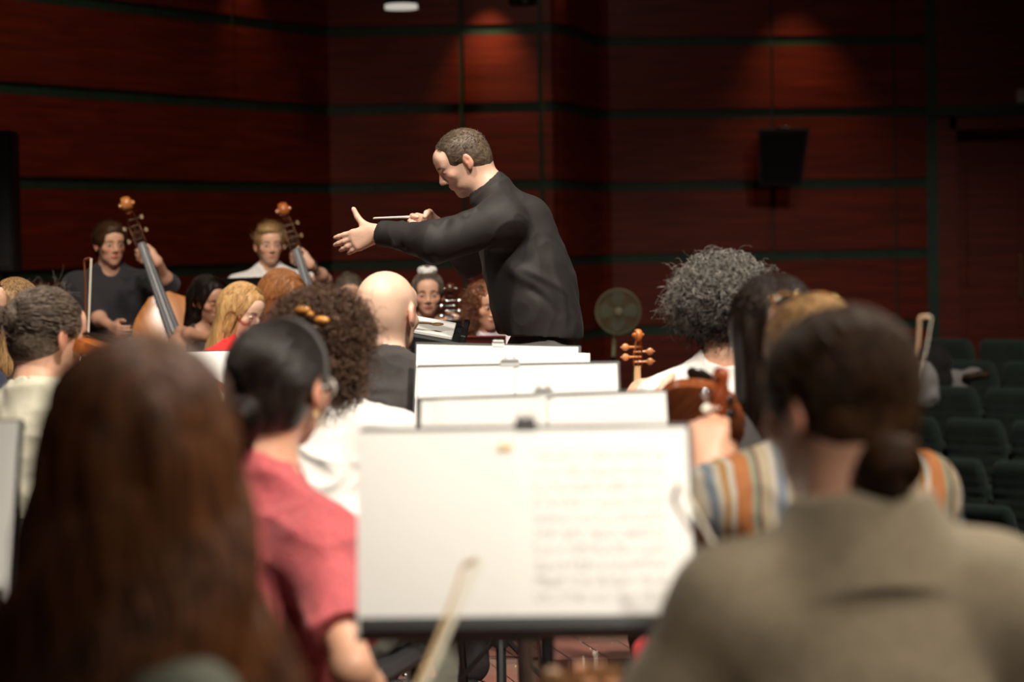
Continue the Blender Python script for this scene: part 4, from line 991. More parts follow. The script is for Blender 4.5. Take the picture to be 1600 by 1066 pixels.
    mb = MB(); V = [(-.010 * sc, .02 * sc, top), (.010 * sc, .02 * sc, top), (.022 * sc, by - .055 * sc, top + .018 * sc), (-.022 * sc, by - .055 * sc, top + .018 * sc)]; V = V + [(a, b2, c - .006 * sc) for a, b2, c in V]
    mb.add(V, [(0, 1, 2, 3), (7, 6, 5, 4), (0, 4, 5, 1), (1, 5, 6, 2), (2, 6, 7, 3), (3, 7, 4, 0)]); mb.build('tailpiece', EBONY, t)
    for i in range(4):
        a = i - 1.5; mb = MB(); mb.tube([(a * .009 * sc, by - .055 * sc, top + .018 * sc), (a * .0105 * sc, by, bh - abs(a) * .0012 * sc), (a * .0052 * sc, pb, zt + .0095 * sc), (a * .004 * sc, pb + .03 * sc, pz + .0)], .0006 * sc if kind != 'bass' else .0022, 6); mb.build('string', STEEL, t)
    if kind == 'violin':
        V_, F_ = solid([E((-.045, .022, zt + .018), (.038, .022, .010), k=.01), E((-.005, .006, zt + .012), (.02, .01, .008), k=.01)], .004); mesh_obj('chin_rest', V_, F_, EBONY, t, smooth=True)
    else:
        mb = MB(); mb.tube([(0, .02, 0), (0, -.22 if kind == 'bass' else -.35, 0)], .007 if kind == 'bass' else .005, 8); mb.build('endpin', STEEL, t)
    return t
STICK = mat('pernambuco_stick', (.17, .05, .02), .3, .15); BHAIR = mat('white_bow_hair', (.85, .80, .66), .6, .05)
def bow(label, a, b, side=(0, 0, -1), L=.74, stick=None):
    """a = frog end, b = direction point of the tip; side = where the hair ribbon lies"""
    a = Vector(a); u = (Vector(b) - a).normalized(); M4 = frame_mat(a, u, side); t = thing('violin_bow', label, 'bow', (0, 0, 0), 0); t.matrix_world = M4
    mb = MB(); mb.tube([(0, L * q, .012 * math.sin(math.pi * q) ** 1) for q in np.linspace(0, .97, 18)], list(np.linspace(.0044, .0028, 18)), 8); mb.tube([(0, L * .965, .0), (0, L * .985, .004), (0, L, .020)], [.003, .004, .0035], 8); mb.build('stick', stick or STICK, t)
    mb = MB(); mb.box((0, L / 2 + .02, .0235), (.0048, L / 2 - .02, .0006)); mb.build('hair_ribbon', BHAIR, t)
    mb = MB(); mb.box((0, .035, .014), (.006, .024, .010), bev=.003); mb.build('frog', EBONY, t)
    mb = MB(); mb.tube([(0, .06, .002), (0, .12, .003)], .0055, 10); mb.build('grip', BLACKPLASTIC, t)
    return t
# ------------------------------------------------------------------ desks and sheets
def c_(rgb, **k): return mat(k.pop('name', 'cloth'), rgb, k.pop('rough', .85), k.pop('var', .08), k.pop('scale', 12), bump=k.pop('bump', .18), bscale=k.pop('bscale', 420), sheen=k.pop('sheen', .15), **k)
G_ST = 'black music stands of the string players'
s1 = stand('nearest music stand, wide black desk holding an open two-page part', (563, 669), (1079, 663), 3.60, 27, group=G_ST, base_rot=.6)
sheet('left page of the open part on the nearest stand, blank back of a page', s1, -.246, -.012, .008, .322, off=.002, seed=1, skew=-.004)
sheet('right page of the nearest part, printed and pencilled staves', s1, -.0135, .242, .008, .322, m=SCORE, off=.003, seed=2, skew=-.003)
tape = mat('yellowed_tape', (.70, .52, .20), .5, .1)
for (u, v, lb) in ((-.030, .293, 'upper strip of yellowed tape joining the two pages on the nearest stand'), (-.010, .012, 'lower strip of yellowed tape joining the two pages on the nearest stand')):
    t, base, X, up, Z, W, H_ = s1; mb = MB(); R = np.array((tuple(X), tuple(up), tuple(Z))).T; c = base + X * u + up * v + Z * .009
    mb.box((0, 0, 0), (.011, .0035, .0006), R=R); o = mb.build('tape_strip', tape, loc=c); tag(o, lb, 'tape', 'tape strips on the pages')
clip('black clip in the middle of the nearest stand top', s1, .0, .034)
s2 = stand('second music stand from the front, white pages on its desk', (650, 622), (1040, 609), 4.73, 24, group=G_ST, base_rot=3.14)
sheet('narrow white page at the left end of the second stand', s2, -.246, -.20, .0, .322, seed=3, skew=.012)
sheet('left white page on the second stand', s2, -.205, .01, .0, .322, off=.003, seed=1)
sheet('right white page on the second stand, left of the curly woman violin hand', s2, .012, .244, .0, .322, off=.002, seed=4)
clip('small grey clip on the second stand top', s2, .005, .040, mat('grey_clip', (.3, .3, .3), .4))
s3 = stand('third music stand from the front, white pages on its desk', (652, 571), (967, 565), 5.92, 24, group=G_ST, base_rot=1.0)
sheet('left white page on the third stand', s3, -.246, -.01, .0, .322, seed=5); sheet('right white page on the third stand', s3, -.008, .242, .0, .322, off=.002, seed=6)
clip('small grey clip on the third stand top', s3, -.02, .05, bpy.data.materials['grey_clip'])
s4 = stand('fourth music stand from the front, nearest the conductor, white pages', (650, 535), (907, 541), 6.90, 24, group=G_ST, base_rot=-1.57)
sheet('left white page on the fourth stand', s4, -.232, .005, .0, .322, seed=7); sheet('right white page on the fourth stand', s4, .006, .228, .0, .325, off=.002, seed=8)
sheet('loose white page sticking out past the right end of the fourth stand', s4, .10, .262, .0, .308, off=.0008, curl=.001, seed=2)
clip('clear clip standing up on the fourth stand top', s4, .0, .035, mat('clear_clip', (.55, .55, .55), .2))
s5 = stand('music stand at the left edge behind the long brown hair, pale page on its desk', (-425, 664), (35, 656), 4.1, 25, group=G_ST)
sheet('pale page at the right end of the stand at the left edge', s5, .02, .246, .0, .326, seed=3); sheet('left page of the stand at the left edge', s5, -.24, .018, .0, .326, seed=5)
s6 = stand('music stand with white pages left of the sleek dark bun', (115, 549), (367, 548), 7.5, 25, group=G_ST)
sheet('right white page on the stand left of the sleek dark bun', s6, .0, .246, .0, .326, seed=3); sheet('left white page on the stand behind the long brown hair', s6, -.246, -.002, .0, .326, seed=6)
s7 = stand('black music stand seen from behind in front of the second bassist', (340, 434), (416, 434), 12.6, 20, base_rot=.3, group='black stands of the far desks'); s7[0].rotation_euler.z = math.pi
s8 = stand('dark music stand seen from behind beside the cellist', (640, 500), (722, 502), 11.2, 25, base_rot=.3, group='black stands of the far desks'); s8[0].rotation_euler.z = math.pi
s9 = stand('dark red music stand seen from behind left of the conductor waist', (652, 526), (790, 521), 10.4, 25, base_rot=.3, group='black stands of the far desks'); s9[0].rotation_euler.z = math.pi
for ch in s9[0].children:
    if ch.name.startswith('desk'): ch.data.materials[0] = mat('maroon_desk', (.13, .018, .015), .5)

# conductor's low black desk
p = at(668, 519, 8.25); t = thing('conductor_stand', 'low black conductor desk with a raised edge, between bald head and conductor', 'music stand', (p.x, p.y, 0))
R = rot(x=-math.radians(0)) @ np.array(Matrix.Rotation(math.radians(12), 3, 'Y')); zc = p.z
R = np.array(Matrix.Rotation(math.radians(11), 3, 'Y') @ Matrix.Rotation(math.radians(6), 3, 'X'))
mb = MB(); mb.box((0, 0, zc), (.125, .20, .012), R=R, bev=.003); mb.box(np.array((0, 0, zc)) + R @ np.array((0, -.20, -.012)), (.125, .006, .022), R=R, bev=.003); mb.build('desk', STANDM, t)
mb = MB(); mb.box(np.array((0, 0, zc)) + R @ np.array((.125, 0, .012)), (.010, .20, .026), R=R, bev=.003); mb.build('ledge', STANDM, t)
mb = MB(); mb.tube([(0, 0, .1), (0, 0, zc - .01)], .016, 12); mb.build('pole', STANDM, t)
for k in range(3):
    a = k * 2.094 + .25; mb = MB(); mb.tube([(0, 0, .34), (.31 * math.cos(a), .31 * math.sin(a), .012)], .009, 8); mb.tube([(0, 0, .12), (.16 * math.cos(a), .16 * math.sin(a), .17)], .005, 6); lg = mb.build('leg', STANDM, t); mb = MB(); mb.ball((.31 * math.cos(a), .31 * math.sin(a), .012), .013, 10, 8); mb.build('foot_cap', CHROME, lg)
mb = MB(); mb.box((0, 0, 0), (.105, .17, .006), R=R, bev=.002); o = mb.build('score_book', PAPER, loc=(p.x - .012, p.y, zc + .021)); tag(o, 'open white score lying on the low conductor desk', 'score')
mb = MB(); mb.tube([(-.03, -.15, .004), (-.01, -.13, .006), (.02, -.12, .004), (.05, -.10, -.002)], .0035, 8); mb.ball((.05, -.12, .0), (.022, .02, .006)); o = mb.build('folded_glasses', mat('brown_plastic', (.25, .13, .04), .4), loc=(p.x - .012, p.y, zc + .03)); tag(o, 'small brown folded thing on the white score of the conductor desk', 'glasses')

# podium: low box clad in the stage boards
mb = MB(); mb.box((.62, 8.2, .10), (.55, 1.06, .10)); o = mb.build('conductor_podium', BOARDS, smooth=False); tag(o, 'low red-brown boarded podium under the conductor', 'podium')

# ------------------------------------------------------------------ placement helpers
def W2L(root, face, s, p):
    f = Vector((face[0], face[1], 0)).normalized(); r = Vector((f.y, -f.x, 0)); v = Vector(p) - Vector(root); return np.array((v.dot(r), v.dot(f), v.z)) / s
def seated_at(label, px, ytop, d, face, P, ht=.012, chairlabel=None, dz=0):
    p = at(px, ytop, d); s = P.get('s') or (p.z - dz) / (1.293 + ht); P['s'] = s; f = Vector((face[0], face[1], 0)).normalized()
    loc = Vector((p.x, p.y, dz)) - f * (.055 * s); loc.z = dz
    for sd in 'LR':
        a = P.get(sd)
        if a and 'px' in a: a['wr'] = W2L(loc, face, s, at(*a['px']))
        if a and 'epx' in a: a['el'] = W2L(loc, face, s, at(*a['epx']))
    r = person(label, loc, face, P)
    if chairlabel: chair(loc, face, chairlabel)
    return (loc,) + r

WHITE = c_((.80, .77, .74), name='white_cotton'); BLACKT = c_((.035, .030, .030), name='black_cotton'); BLACKS = c_((.016, .013, .013), name='black_shirt_cloth', bump=.10, bscale=900, sheen=0.02, rough=.7)
PINK = c_((.52, .10, .115), name='pink_crinkled_cotton', var=.22, scale=120, bump=.4, bscale=160); OLIVE = c_((.30, .245, .165), name='olive_beige_linen', var=.12, scale=60, bump=.25)
CREAM = c_((.66, .63, .50), name='cream_cotton'); NAVY = c_((.022, .03, .075), name='navy_cotton'); RED = c_((.62, .02, .02), name='red_cotton'); LILAC = c_((.78, .68, .74), name='pale_lilac_cotton')
GREYGREEN = c_((.16, .17, .13), name='grey_green_cotton'); SAGE = c_((.2, .2, .16), name='grey_olive_trousers')
STRIPE = stripes('striped_cotton', [(0, (0.310, 0.248, 0.167)), (.16, (0.341, 0.310, 0.260)), (.24, (0.124, 0.155, 0.186)), (.36, (0.341, 0.298, 0.236)), (.44, (0.279, 0.136, 0.031)), (.52, (0.372, 0.347, 0.298)), (.60, (0.298, 0.105, 0.028)), (.84, (0.186, 0.205, 0.149)), (.93, (0.099, 0.050, 0.031))], .12)
H_BROWN = hair_mat('long_brown_hair', (.012, .0045, .002), (.24, .088, .032), .45, (30, 30, 3), 3, spec=.2)
H_DARK = hair_mat('near_black_hair', (.006, .0035, .0025), (.018, .009, .006), .45, (30, 30, 8), 3, spec=.18)
H_GLOSS = hair_mat('sleek_black_hair', (.008, .005, .004), (.022, .013, .010), .30, (30, 30, 8), 3, spec=.5)
H_BRUN = hair_mat('dark_brunette_hair', (.016, .008, .004), (.075, .034, .015), .45, (30, 30, 8), 3, spec=.2)
H_CURL = hair_mat('brown_curly_hair', (.035, .017, .010), (.14, .075, .045), .45)
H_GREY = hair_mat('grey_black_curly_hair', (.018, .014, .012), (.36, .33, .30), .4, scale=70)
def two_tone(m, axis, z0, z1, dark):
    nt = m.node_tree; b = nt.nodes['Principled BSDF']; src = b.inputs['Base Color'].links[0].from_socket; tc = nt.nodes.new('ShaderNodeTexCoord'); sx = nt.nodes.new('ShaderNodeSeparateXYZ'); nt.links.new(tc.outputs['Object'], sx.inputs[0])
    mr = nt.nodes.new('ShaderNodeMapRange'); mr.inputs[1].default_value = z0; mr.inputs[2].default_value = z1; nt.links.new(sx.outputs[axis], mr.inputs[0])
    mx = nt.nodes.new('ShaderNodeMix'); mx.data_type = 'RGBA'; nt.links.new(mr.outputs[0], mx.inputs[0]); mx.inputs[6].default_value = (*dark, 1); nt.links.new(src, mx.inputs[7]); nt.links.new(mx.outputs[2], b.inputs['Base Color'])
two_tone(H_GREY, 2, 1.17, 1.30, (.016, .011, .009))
H_SALT = hair_mat('grey_brown_hair', (.028, .018, .014), (.23, .175, .135), .35, (50, 14, 50), 3)
H_COND = hair_mat('short_greying_brown_hair', (.045, .028, .018), (.17, .12, .085), .45, (40, 20, 40), 3)
H_BLON = hair_mat('golden_blonde_hair', (.40, .20, .07), (.74, .47, .20), .4, (40, 40, 6), 3)
H_DBLON = hair_mat('dark_blonde_hair', (.15, .075, .03), (.52, .31, .13), .4, (40, 40, 8), 3)
H_COPP = hair_mat('copper_hair', (.24, .08, .028), (.52, .22, .08), .4, (40, 40, 6), 3)
H_AUB = hair_mat('auburn_curly_hair', (.09, .03, .014), (.28, .11, .05), .45)

# ------------------------------------------------------------------ conductor
TRc = rot(x=-.30)
Jc = dict(pelvis=(0, .0, .87), chest=(0, .085, 1.21), neck=(0, .160, 1.405), head=(0, .256, 1.52), shL=(-.175, .125, 1.315), shR=(.175, .135, 1.34),
          hipL=(-.09, 0, .84), hipR=(.09, 0, .84), knL=(-.11, .05, .46), knR=(.11, .0, .46), anL=(-.11, -.02, .088), anR=(.11, -.06, .088))
FOLD = [((-.22, .20, 1.26), (-.15, -.04, 1.02), 0.0189, 0.0135), ((-.24, .15, 1.22), (-.16, -.06, .98), 0.0162, -0.0112), ((-.20, .10, 1.18), (-.13, -.10, 1.06), 0.0175, 0.0112), ((-.18, .20, 1.16), (-.15, 0.0270, 0.7050), 0.0189, 0.0124),
        ((-.17, .22, 1.10), (-.14, 0.1755, 0.6975), 0.0162, -0.0135), ((-.18, .03, 1.08), (-.14, -.06, .93), 0.0162, 0.0101), ((-.14, -.05, 1.22), (-.16, -.10, .95), 0.0189, 0.0101), ((-.15, .16, 1.08), (-.15, 0.1350, 0.6975), 0.0216, 0.0135), ((-.10, -.02, 1.36), (-.17, -.06, 1.15), 0.0189, 0.0079),
        ((-.19, .07, 1.39), (-.21, .16, 1.30), 0.0135, -0.0090), ((-.26, .20, 1.38), (-.30, .26, 1.22), 0.0149, 0.0101), ((-.30, .24, 1.36), (-.33, .30, 1.20), 0.0135, -0.0112), ((-.24, .17, 1.24), (-.34, .33, 1.20), 0.0162, 0.0112), ((-.33, .29, 1.34), (-.38, .36, 1.24), 0.0149, 0.0112), ((-.36, .35, 1.32), (-.38, .36, 1.18), 0.0135, -0.0135),
        ((-.30, .38, 1.32), (-.37, .40, 1.19), 0.0121, 0.0124), ((-.25, .42, 1.34), (-.33, .46, 1.21), 0.0108, -0.0112), ((-.24, .45, 1.33), (-.30, .49, 1.22), 0.0108, 0.0101), ((-.26, .24, 1.33), (-.20, .10, 1.24), 0.0175, 0.0112)]
Pc = dict(J=Jc, TR=TRc, s=1.0, h=.0045, hc=.0045, tone=(.78, .48, .36), stub=.3, look=(-6, 31, 0), brow=(.10, .055, .035), w=1.0, hs=.92,
          L=dict(el=(-.345, .345, 1.247), wr=(-.19, .542, 1.280), d=(.28, .90, -.27), t=(.12, .22, 1), curls=(.10, .16, .22, .30), thumb=1, splay=.008),
          R=dict(el=(.35, .24, 1.185), wr=(.135, .35, 1.300), d=(-.45, .85, .10), t=(-.2, .1, .9), curl=.8, thumb=2),
          shirt=dict(mat=BLACKS, sleeve=1.94, t=.017, loose=.022, sw=.007, amp=.005, fs=(9, 9, 6), collar=.034, hem=(0, 0, .918), extra=folds(FOLD), hemn=(0, .08, -1), seed=3,
                     add=[((-.045, .045, 1.14), (-.045, -.005, .93), .132, .134), ((.045, .045, 1.14), (.045, -.005, .93), .132, .134), ((0, .06, 1.30), (0, .0, 1.10), .11, .12)]),
          pants=c_((.10, .095, .10), name='charcoal_trousers'), waist=.11, footL=(0, 1, 0), footR=(.2, 1, 0),
          hair=('short', H_COND, dict(t=.006, line=.018, nape=-.062, len=.012, n=6000, sw=.0007, dir=(0, .6, -.1), cut=[((0, .098, .070), (.064, .050, .050)), ((.050, .085, .052), (.028, .038, .036)), ((-.050, .085, .052), (.028, .038, .036))], hh=.004)))
lc = Vector((.10, 8.3, .2)); rc = person('conductor in loose black shirt, bent forward with both arms stretched out to the left', lc, (-1, 0), Pc)
def toW(loc, face, s, p):
    f = Vector((face[0], face[1], 0)).normalized(); r = Vector((f.y, -f.x, 0)); return Vector(loc) + (r * p[0] + f * p[1]) * s + Vector((0, 0, p[2] * s))
a = toW(lc, (-1, 0), 1, (.075, .44, 1.335)); b = at(584, 341, 8.2)
mb = MB(); mb.tube([a + (a - b).normalized() * .05, a, b], [.0060, .0045, .0028], 10); mb.ball(a + (a - b).normalized() * .045, .011); o = mb.build('conducting_baton', mat('white_baton', (.85, .82, .76), .4)); tag(o, 'slim white conducting baton in the conductor far hand, above his sleeve', 'baton')

# ------------------------------------------------------------------ right side
A = seated_at('person in beige olive shirt with dark low bun, from behind, right front', 1333, 484, 3.05, (-.08, 1), dict(h=.006, w=.93, arm=.95, head=(-.020, 0, .004), tone=(.62, .34, .23), look=(-31, 6, 0), lean=.06, nk=.068,
    shirt=dict(mat=OLIVE, sleeve=1.8, t=.018, loose=.03, sw=.010, high=.040, neck=.0, amp=.006, seed=5, fs=(6, 6, 9)), L=dict(wr=(-.20, .30, .66)), R=dict(wr=(.13, .34, .66)),
    hair=('bun', H_BRUN, dict(bun=(-.026, -.110, -.074), br=.036, n=900, wav=.002))), chairlabel='black chair under the person in the beige shirt')
G = seated_at('woman with long straight dark hair, between the grey curls and the striped shirt', 1206, 434, 5.35, (-.1, 1), dict(h=.007, fem=True, look=(-5, 4, 0), shirt=dict(mat=BLACKT, sleeve=.5), L=dict(wr=(-.22, .36, .98), curl=.9), R=dict(wr=(.10, .38, .80)),
    hair=('long', H_DARK, dict(len=.30, w=.085, d=.06, wave=.002, n=500, arc=125))), chairlabel='black chair under the woman with long straight dark hair')
Hs = seated_at('woman in striped orange and blue shirt, sunglasses pushed up on her hair', 1268, 462, 4.35, (-.22, 1), dict(h=.007, fem=True, w=1.0, look=(-4, 10, 0), tone=SKIN_TONES['mid'], shirt=dict(mat=STRIPE, sleeve=1.55, t=.02, loose=.02, sw=.014, amp=.008),
    L=dict(px=(1104, 742, 4.42), curl=1.0, d=(.15, .35, .8), t=(.8, -.3, -.1), thumb=2, pole=(-1, .2, -.6)), R=dict(wr=(.16, .34, .66)),
    hair=('updo', H_DBLON, dict(bun=(0, -.10, .02), br=.03, n=900))), chairlabel='black chair under the woman in the striped shirt')
glasses(Hs[1], Hs[3], mat('tortoise_frame', (.30, .13, .03), .15), lens=mat('dark_lens', (.03, .02, .015), .1), y0=.020, z0=.112)
mb = MB(); f = Hs[3]
for x in (-.062, -.010, .030, .062): mb.ball(f.p((x, .020, .132 - abs(x) * .12)), .0042 * f.s, 10, 8)
mb.build('glint_bead', mat('gold_glint', (.95, .68, .25), .15, metal=1), Hs[1])  # beads added to imitate bright glints on the sunglasses, not real hinges
Fc = seated_at('woman with short grey curls in a white cap-sleeved top, seen from behind', 1126, 389, 6.6, (-.12, 1), dict(h=.006, fem=True, w=.95, look=(-6, 4, 0), tone=SKIN_TONES['fair'], shirt=dict(mat=WHITE, sleeve=.36, t=.016, sw=.008, back=.056, neck=.05, amp=.004),
    L=dict(px=(973, 644, 6.74), curl=1.0, d=(.5, .1, .75), t=(.4, -.5, .5), thumb=0, pole=(-.4, -.5, -1)), R=dict(wr=(.2, .32, .66)),
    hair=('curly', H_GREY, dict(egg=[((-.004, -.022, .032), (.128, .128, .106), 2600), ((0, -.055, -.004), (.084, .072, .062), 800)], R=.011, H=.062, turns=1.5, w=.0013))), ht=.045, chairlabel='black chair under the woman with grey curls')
def upright(label, scroll, u, n, varn=None, pegm=None, kind='violin', name='violin', cat='violin', group=None, sc=1.0, L=.59, neckm=None):
    s = Vector(scroll); u = Vector(u).normalized(); M4 = frame_mat(s - u * (L * sc), u, n) @ Matrix.Scale(sc, 4); return instrument(name, label, cat, M4, kind, varn, group, pegm, neckm)
upright('violin held upright by the woman with grey curls, its orange pegs against the dark wall', at(997, 514, 6.78), (0, .0, 1), (-.25, 1, 0), VARN, mat('glossy_orange_pegs', (.62, .26, .11), .2), neckm=MAPLE)
upright('violin held upright by the woman in the striped shirt, with a pale round peg', at(1128, 572, 4.50), (.03, .02, 1), (-.75, .7, 0), VARN2, [EBONY, mat('ivory_peg', (.86, .82, .74), .2), EBONY, CHROME])
p = at(1130, 612, 5.12); M4 = frame_mat(p, (-.50, .48, -.60), (.25, .75, .62)); instrument('violin', 'violin held across beside the long dark hair, only its brown flank in view', 'violin', M4, 'violin', wood_mat('deep_brown_varnish', (.10, .026, .008), (.17, .045, .014), (.25, .075, .022), (30, 2, 30), .25, 2))
bow('bow standing upright behind the low bun at the right, only its pale tip in view', at(1400, 700, 4.55), at(1434, 508, 4.55), side=(1, 0, 0), L=.255, stick=mat('pale_bow_stick', (.5, .33, .2), .3))
a = at(1118, 905, 3.28); b = at(1043, 770, 3.32); L = (b - a).length; u = (b - a).normalized()
bow('bow of the person in beige shirt, in front of the nearest right page', b - u * .70, b, side=(1, -.6, 0), L=.70)
p = at(880, 1064, 3.16); u = Vector((-.97, .05, .02)).normalized(); M4 = frame_mat(p - u * .56, u, (0, -.15, 1)); instrument('violin', 'violin on the lap of the person in beige shirt, at the bottom edge', 'violin', M4, 'violin', wood_mat('tan_varnish', (.3, .14, .06), (.42, .22, .10), (.5, .28, .14), (30, 2, 30), .3, 2))
mb = MB(); V, F = solid([E((0, 0, -.07), (.05, .035, .07), k=.02), E((.01, 0, -.13), (.055, .035, .05), k=.03), RC((-.02, 0, .02), (-.035, 0, .10), .008, .006, k=.02), RC((.02, 0, .02), (.035, 0, .10), .008, .006, k=.02)], .006)
N = vnormals(V, F); o = mesh_obj('hanging_bag', V + N * (noise3(V * 30, 2) * .006)[:, None], F, mat('coral_plastic', (.72, .06, .07), .3, .1), smooth=True, loc=at(1022, 985, 4.95)); o['label'] = 'crumpled coral red plastic bag hanging under the nearest stand, right side'; o['category'] = 'bag'
mb = MB(); p = at(1024, 978, 4.95); mb.tube([p + Vector((-.12, 0, .06)), p + Vector((.10, 0, .06))], .008, 8); q = at(988, 985, 4.95)

# ------------------------------------------------------------------ left side
Bw = seated_at('woman with very long wavy brown hair, seen from behind at the left front', 222, 524, 2.5, (.85, .53), dict(h=.006, fem=True, w=.86, arm=.9, tone=(.5, .28, .2), look=(-54, 4, 0), shirt=dict(mat=GREYGREEN, sleeve=1.5, t=.014), L=dict(wr=(-.2, .34, .7)), R=dict(wr=(.22, .30, .62), curl=.9, pole=(1, -.2, -.6)),
    hair=('long', H_BROWN, dict(len=.46, w=.155, d=.145, wave=.022, wf=21, mix=.6, n=1700, arc=128, sw=.0028, sx=-.005))), ht=.02, chairlabel='black chair under the woman with very long wavy hair')
bow('pale bow slanting up across the nearest stand from the bottom edge', at(566, 1240, 2.95), at(727, 878, 3.30), side=(.7, -.7, 0), L=(at(566, 1240, 2.95) - at(727, 878, 3.30)).length, stick=mat('honey_bow_stick', (.62, .44, .24), .3))
Cw = seated_at('woman in a pink short-sleeved shirt with a sleek dark bun and hoop earring', 442, 499, 4.3, (.72, .75), dict(h=.005, fem=True, w=.88, tone=SKIN_TONES['mid'], drop=.03, look=(-20, 4, 0), lean=.04, shirt=dict(mat=PINK, sleeve=.74, t=.015, loose=.012, sw=.012, collar=.03, amp=.011, seed=7), L=dict(wr=(-.18, .24, .60)), R=dict(epx=(550, 1046, 3.99), px=(604, 1150, 4.12)),
    hair=('bun', H_GLOSS, dict(bun=(-.005, -.126, -.052), br=.036, n=900, wav=.0006, line=.0))), chairlabel='black chair under the woman in the pink shirt')
hoop(Cw[1], Cw[3], 1, .016, BRASS, -.036); 
mb = MB(); f = Cw[3]; mb.tube([f.p((.084 * math.sin(a), .018 * 1, .030 + .094 * math.cos(a))) for a in np.linspace(-1.7, 1.7, 30)], .003, 8, sx=.0015); mb.build('hair_band', mat('silver_band', (.5, .5, .5), .3, metal=.8), Cw[1])
glasses(Cw[1], f, mat('pale_frame', (.75, .72, .68), .3))
Dw = seated_at('woman with voluminous brown curls and a tortoiseshell hair clip, white shirt', 508, 441, 5.8, (.25, 1), dict(h=.007, fem=True, w=.98, tone=SKIN_TONES['mid'], look=(8, 3, 0), shirt=dict(mat=WHITE, sleeve=1.5, t=.02, loose=.03, sw=.016, amp=.009, seed=4), pants=SAGE,
    hair=('curly', H_CURL, dict(egg=[((0, -.022, .030), (.122, .124, .104), 2000), ((.0, -.050, -.065), (.122, .085, .100), 1800)], R=.0085, H=.05, turns=2.4, w=.0015))), ht=.035, chairlabel='black chair under the woman with brown curls')
TORT = mat('tortoiseshell', (.45, .19, .04), .25, .4, 60); f = Dw[3]; mb = MB()
for s in (-1, 1): mb.ball(f.p((s * .024 + .035, -.142, .065 - s * .012)), (.020, .010, .010), 12, 8)
mb.ball(f.p((.035, -.150, .066)), (.010, .010, .008), 10, 8); mb.build('hair_clip', TORT, Dw[1])
Em = seated_at('bald man in a black t-shirt, seen from behind', 602, 427, 7.06, (.22, 1), dict(h=.005, w=1.05, hs=1.03, arm=1.08, tone=(.86, .57, .43), look=(12, 4, 0), lean=.08, stub=.2, belly=True, backstub=.55, shirt=dict(mat=BLACKT, sleeve=.7, t=.02, loose=.03, sw=.016, neck=.01, amp=.006, seed=2),
    hair=None), ht=0, chairlabel='black chair under the bald man')
Iw = seated_at('person with grey-brown messy updo and cream top playing violin at the left', 74, 450, 6.35, (.5, .86), dict(h=.006, w=.98, tone=SKIN_TONES['fair'], look=(14, 8, 0), shirt=dict(mat=CREAM, sleeve=1.95, t=.018, loose=.02, neck=.03), L=dict(wr=(-.16, .42, 1.02), curl=.9, pole=(-.6, 0, -1)), R=dict(wr=(.24, .40, .95), curl=.9, pole=(.5, 0, -1)),
    hair=('updo', H_SALT, dict(bun=(-.01, -.104, .032), br=.034, n=1500, messy=160, wav=.002, line=.0))), chairlabel='black chair under the person with the grey updo')
p = at(104, 532, 6.35); instrument('violin', 'violin under the chin of the person with the grey updo, orange edge showing', 'violin', frame_mat(p, (.70, .62, -.30), (.2, -.1, 1)), 'violin', VARN)
bow('bow pointing straight up beside the person with the grey updo', at(124, 590, 6.75), at(131, 408, 6.75), side=(1, -.4, 0), L=.335)
Jm = seated_at('person in a navy top with dark glasses at the left edge, face in profile', -46, 420, 7.4, (1, -.12), dict(h=.006, tone=SKIN_TONES['fair'], look=(0, 8, 0), shirt=dict(mat=NAVY, sleeve=.7, t=.018), R=dict(wr=(.2, .38, .7)), hair=('short', H_BRUN, dict(t=.012, n=900, len=.016))), chairlabel='black chair at the left edge under the person in navy')
glasses(Jm[1], Jm[3], mat('dark_red_frame', (.05, .015, .015), .3))
Kw = seated_at('player with dark blonde hair behind the person in navy, only the crown in view', 26, 437, 9.8, (.3, .9), dict(h=.009, fem=True, shirt=dict(mat=BLACKT), hair=('long', H_DBLON, dict(n=300, len=.2, wave=.004))), chairlabel='black chair under the dark blonde player')

# ------------------------------------------------------------------ far side: basses, violas, cello
def stool(loc, label):
    t = thing('tall_stool', label, 'stool', loc, 0, 'tall stools of the bassists'); mb = MB(); mb.lathe([(.005, .70), (.17, .70), (.18, .72), (.17, .745), (.005, .75)], n=24); mb.build('seat', BLACKPLASTIC, t)
    for k in range(4): a = k * math.pi / 2 + .78; mb = MB(); mb.tube([(.11 * math.cos(a), .11 * math.sin(a), .70), (.22 * math.cos(a), .22 * math.sin(a), 0)], .013, 8); mb.build('leg', BLACKMETAL, t)
    mb = MB(); mb.tube([(.18 * math.cos(a), .18 * math.sin(a), .28) for a in np.linspace(0, 2 * math.pi, 24)], .008, 6); mb.build('foot_ring', BLACKMETAL, t)
f1 = (.22, -1); Lb = seated_at('bassist in a black shirt with short dark hair, left hand round the bass neck', 171, 350, 13.3, f1, dict(eyes=True, h=.006, tone=SKIN_TONES['mid'], stub=.5, look=(-14, 6, 0), lean=.10, w=1.08, brow=(.04, .02, .015), s=1.0, shirt=dict(mat=c_((.018, .016, .021), name='dark_shirt'), sleeve=1.35, t=.018, scoop=.050, loose=.02),
    L=dict(epx=(262, 446, 13.15), px=(247, 410, 12.98), d=(.85, .0, .35), t=(-.2, .2, .9), curl=.75), R=dict(epx=(146, 492, 13.2), px=(176, 512, 12.95), curl=.8),
    hair=('short', H_BRUN, dict(t=.015, n=900, len=.03, add=[((0, .03, .085), (.06, .06, .04))]))), dz=.285); stool((Lb[0].x, Lb[0].y, 0), 'tall stool under the bassist in black')
instrument('double_bass', 'amber double bass of the bassist in the black shirt', 'double bass', frame_mat(at(192, 309, 12.85) - Vector((-.325, .12, .94)).normalized() * 1.60, (-.325, .12, .94), (.25, -1, .1)) @ Matrix.Scale(.885, 4), 'bass', BASSV, neckm=BASSV)
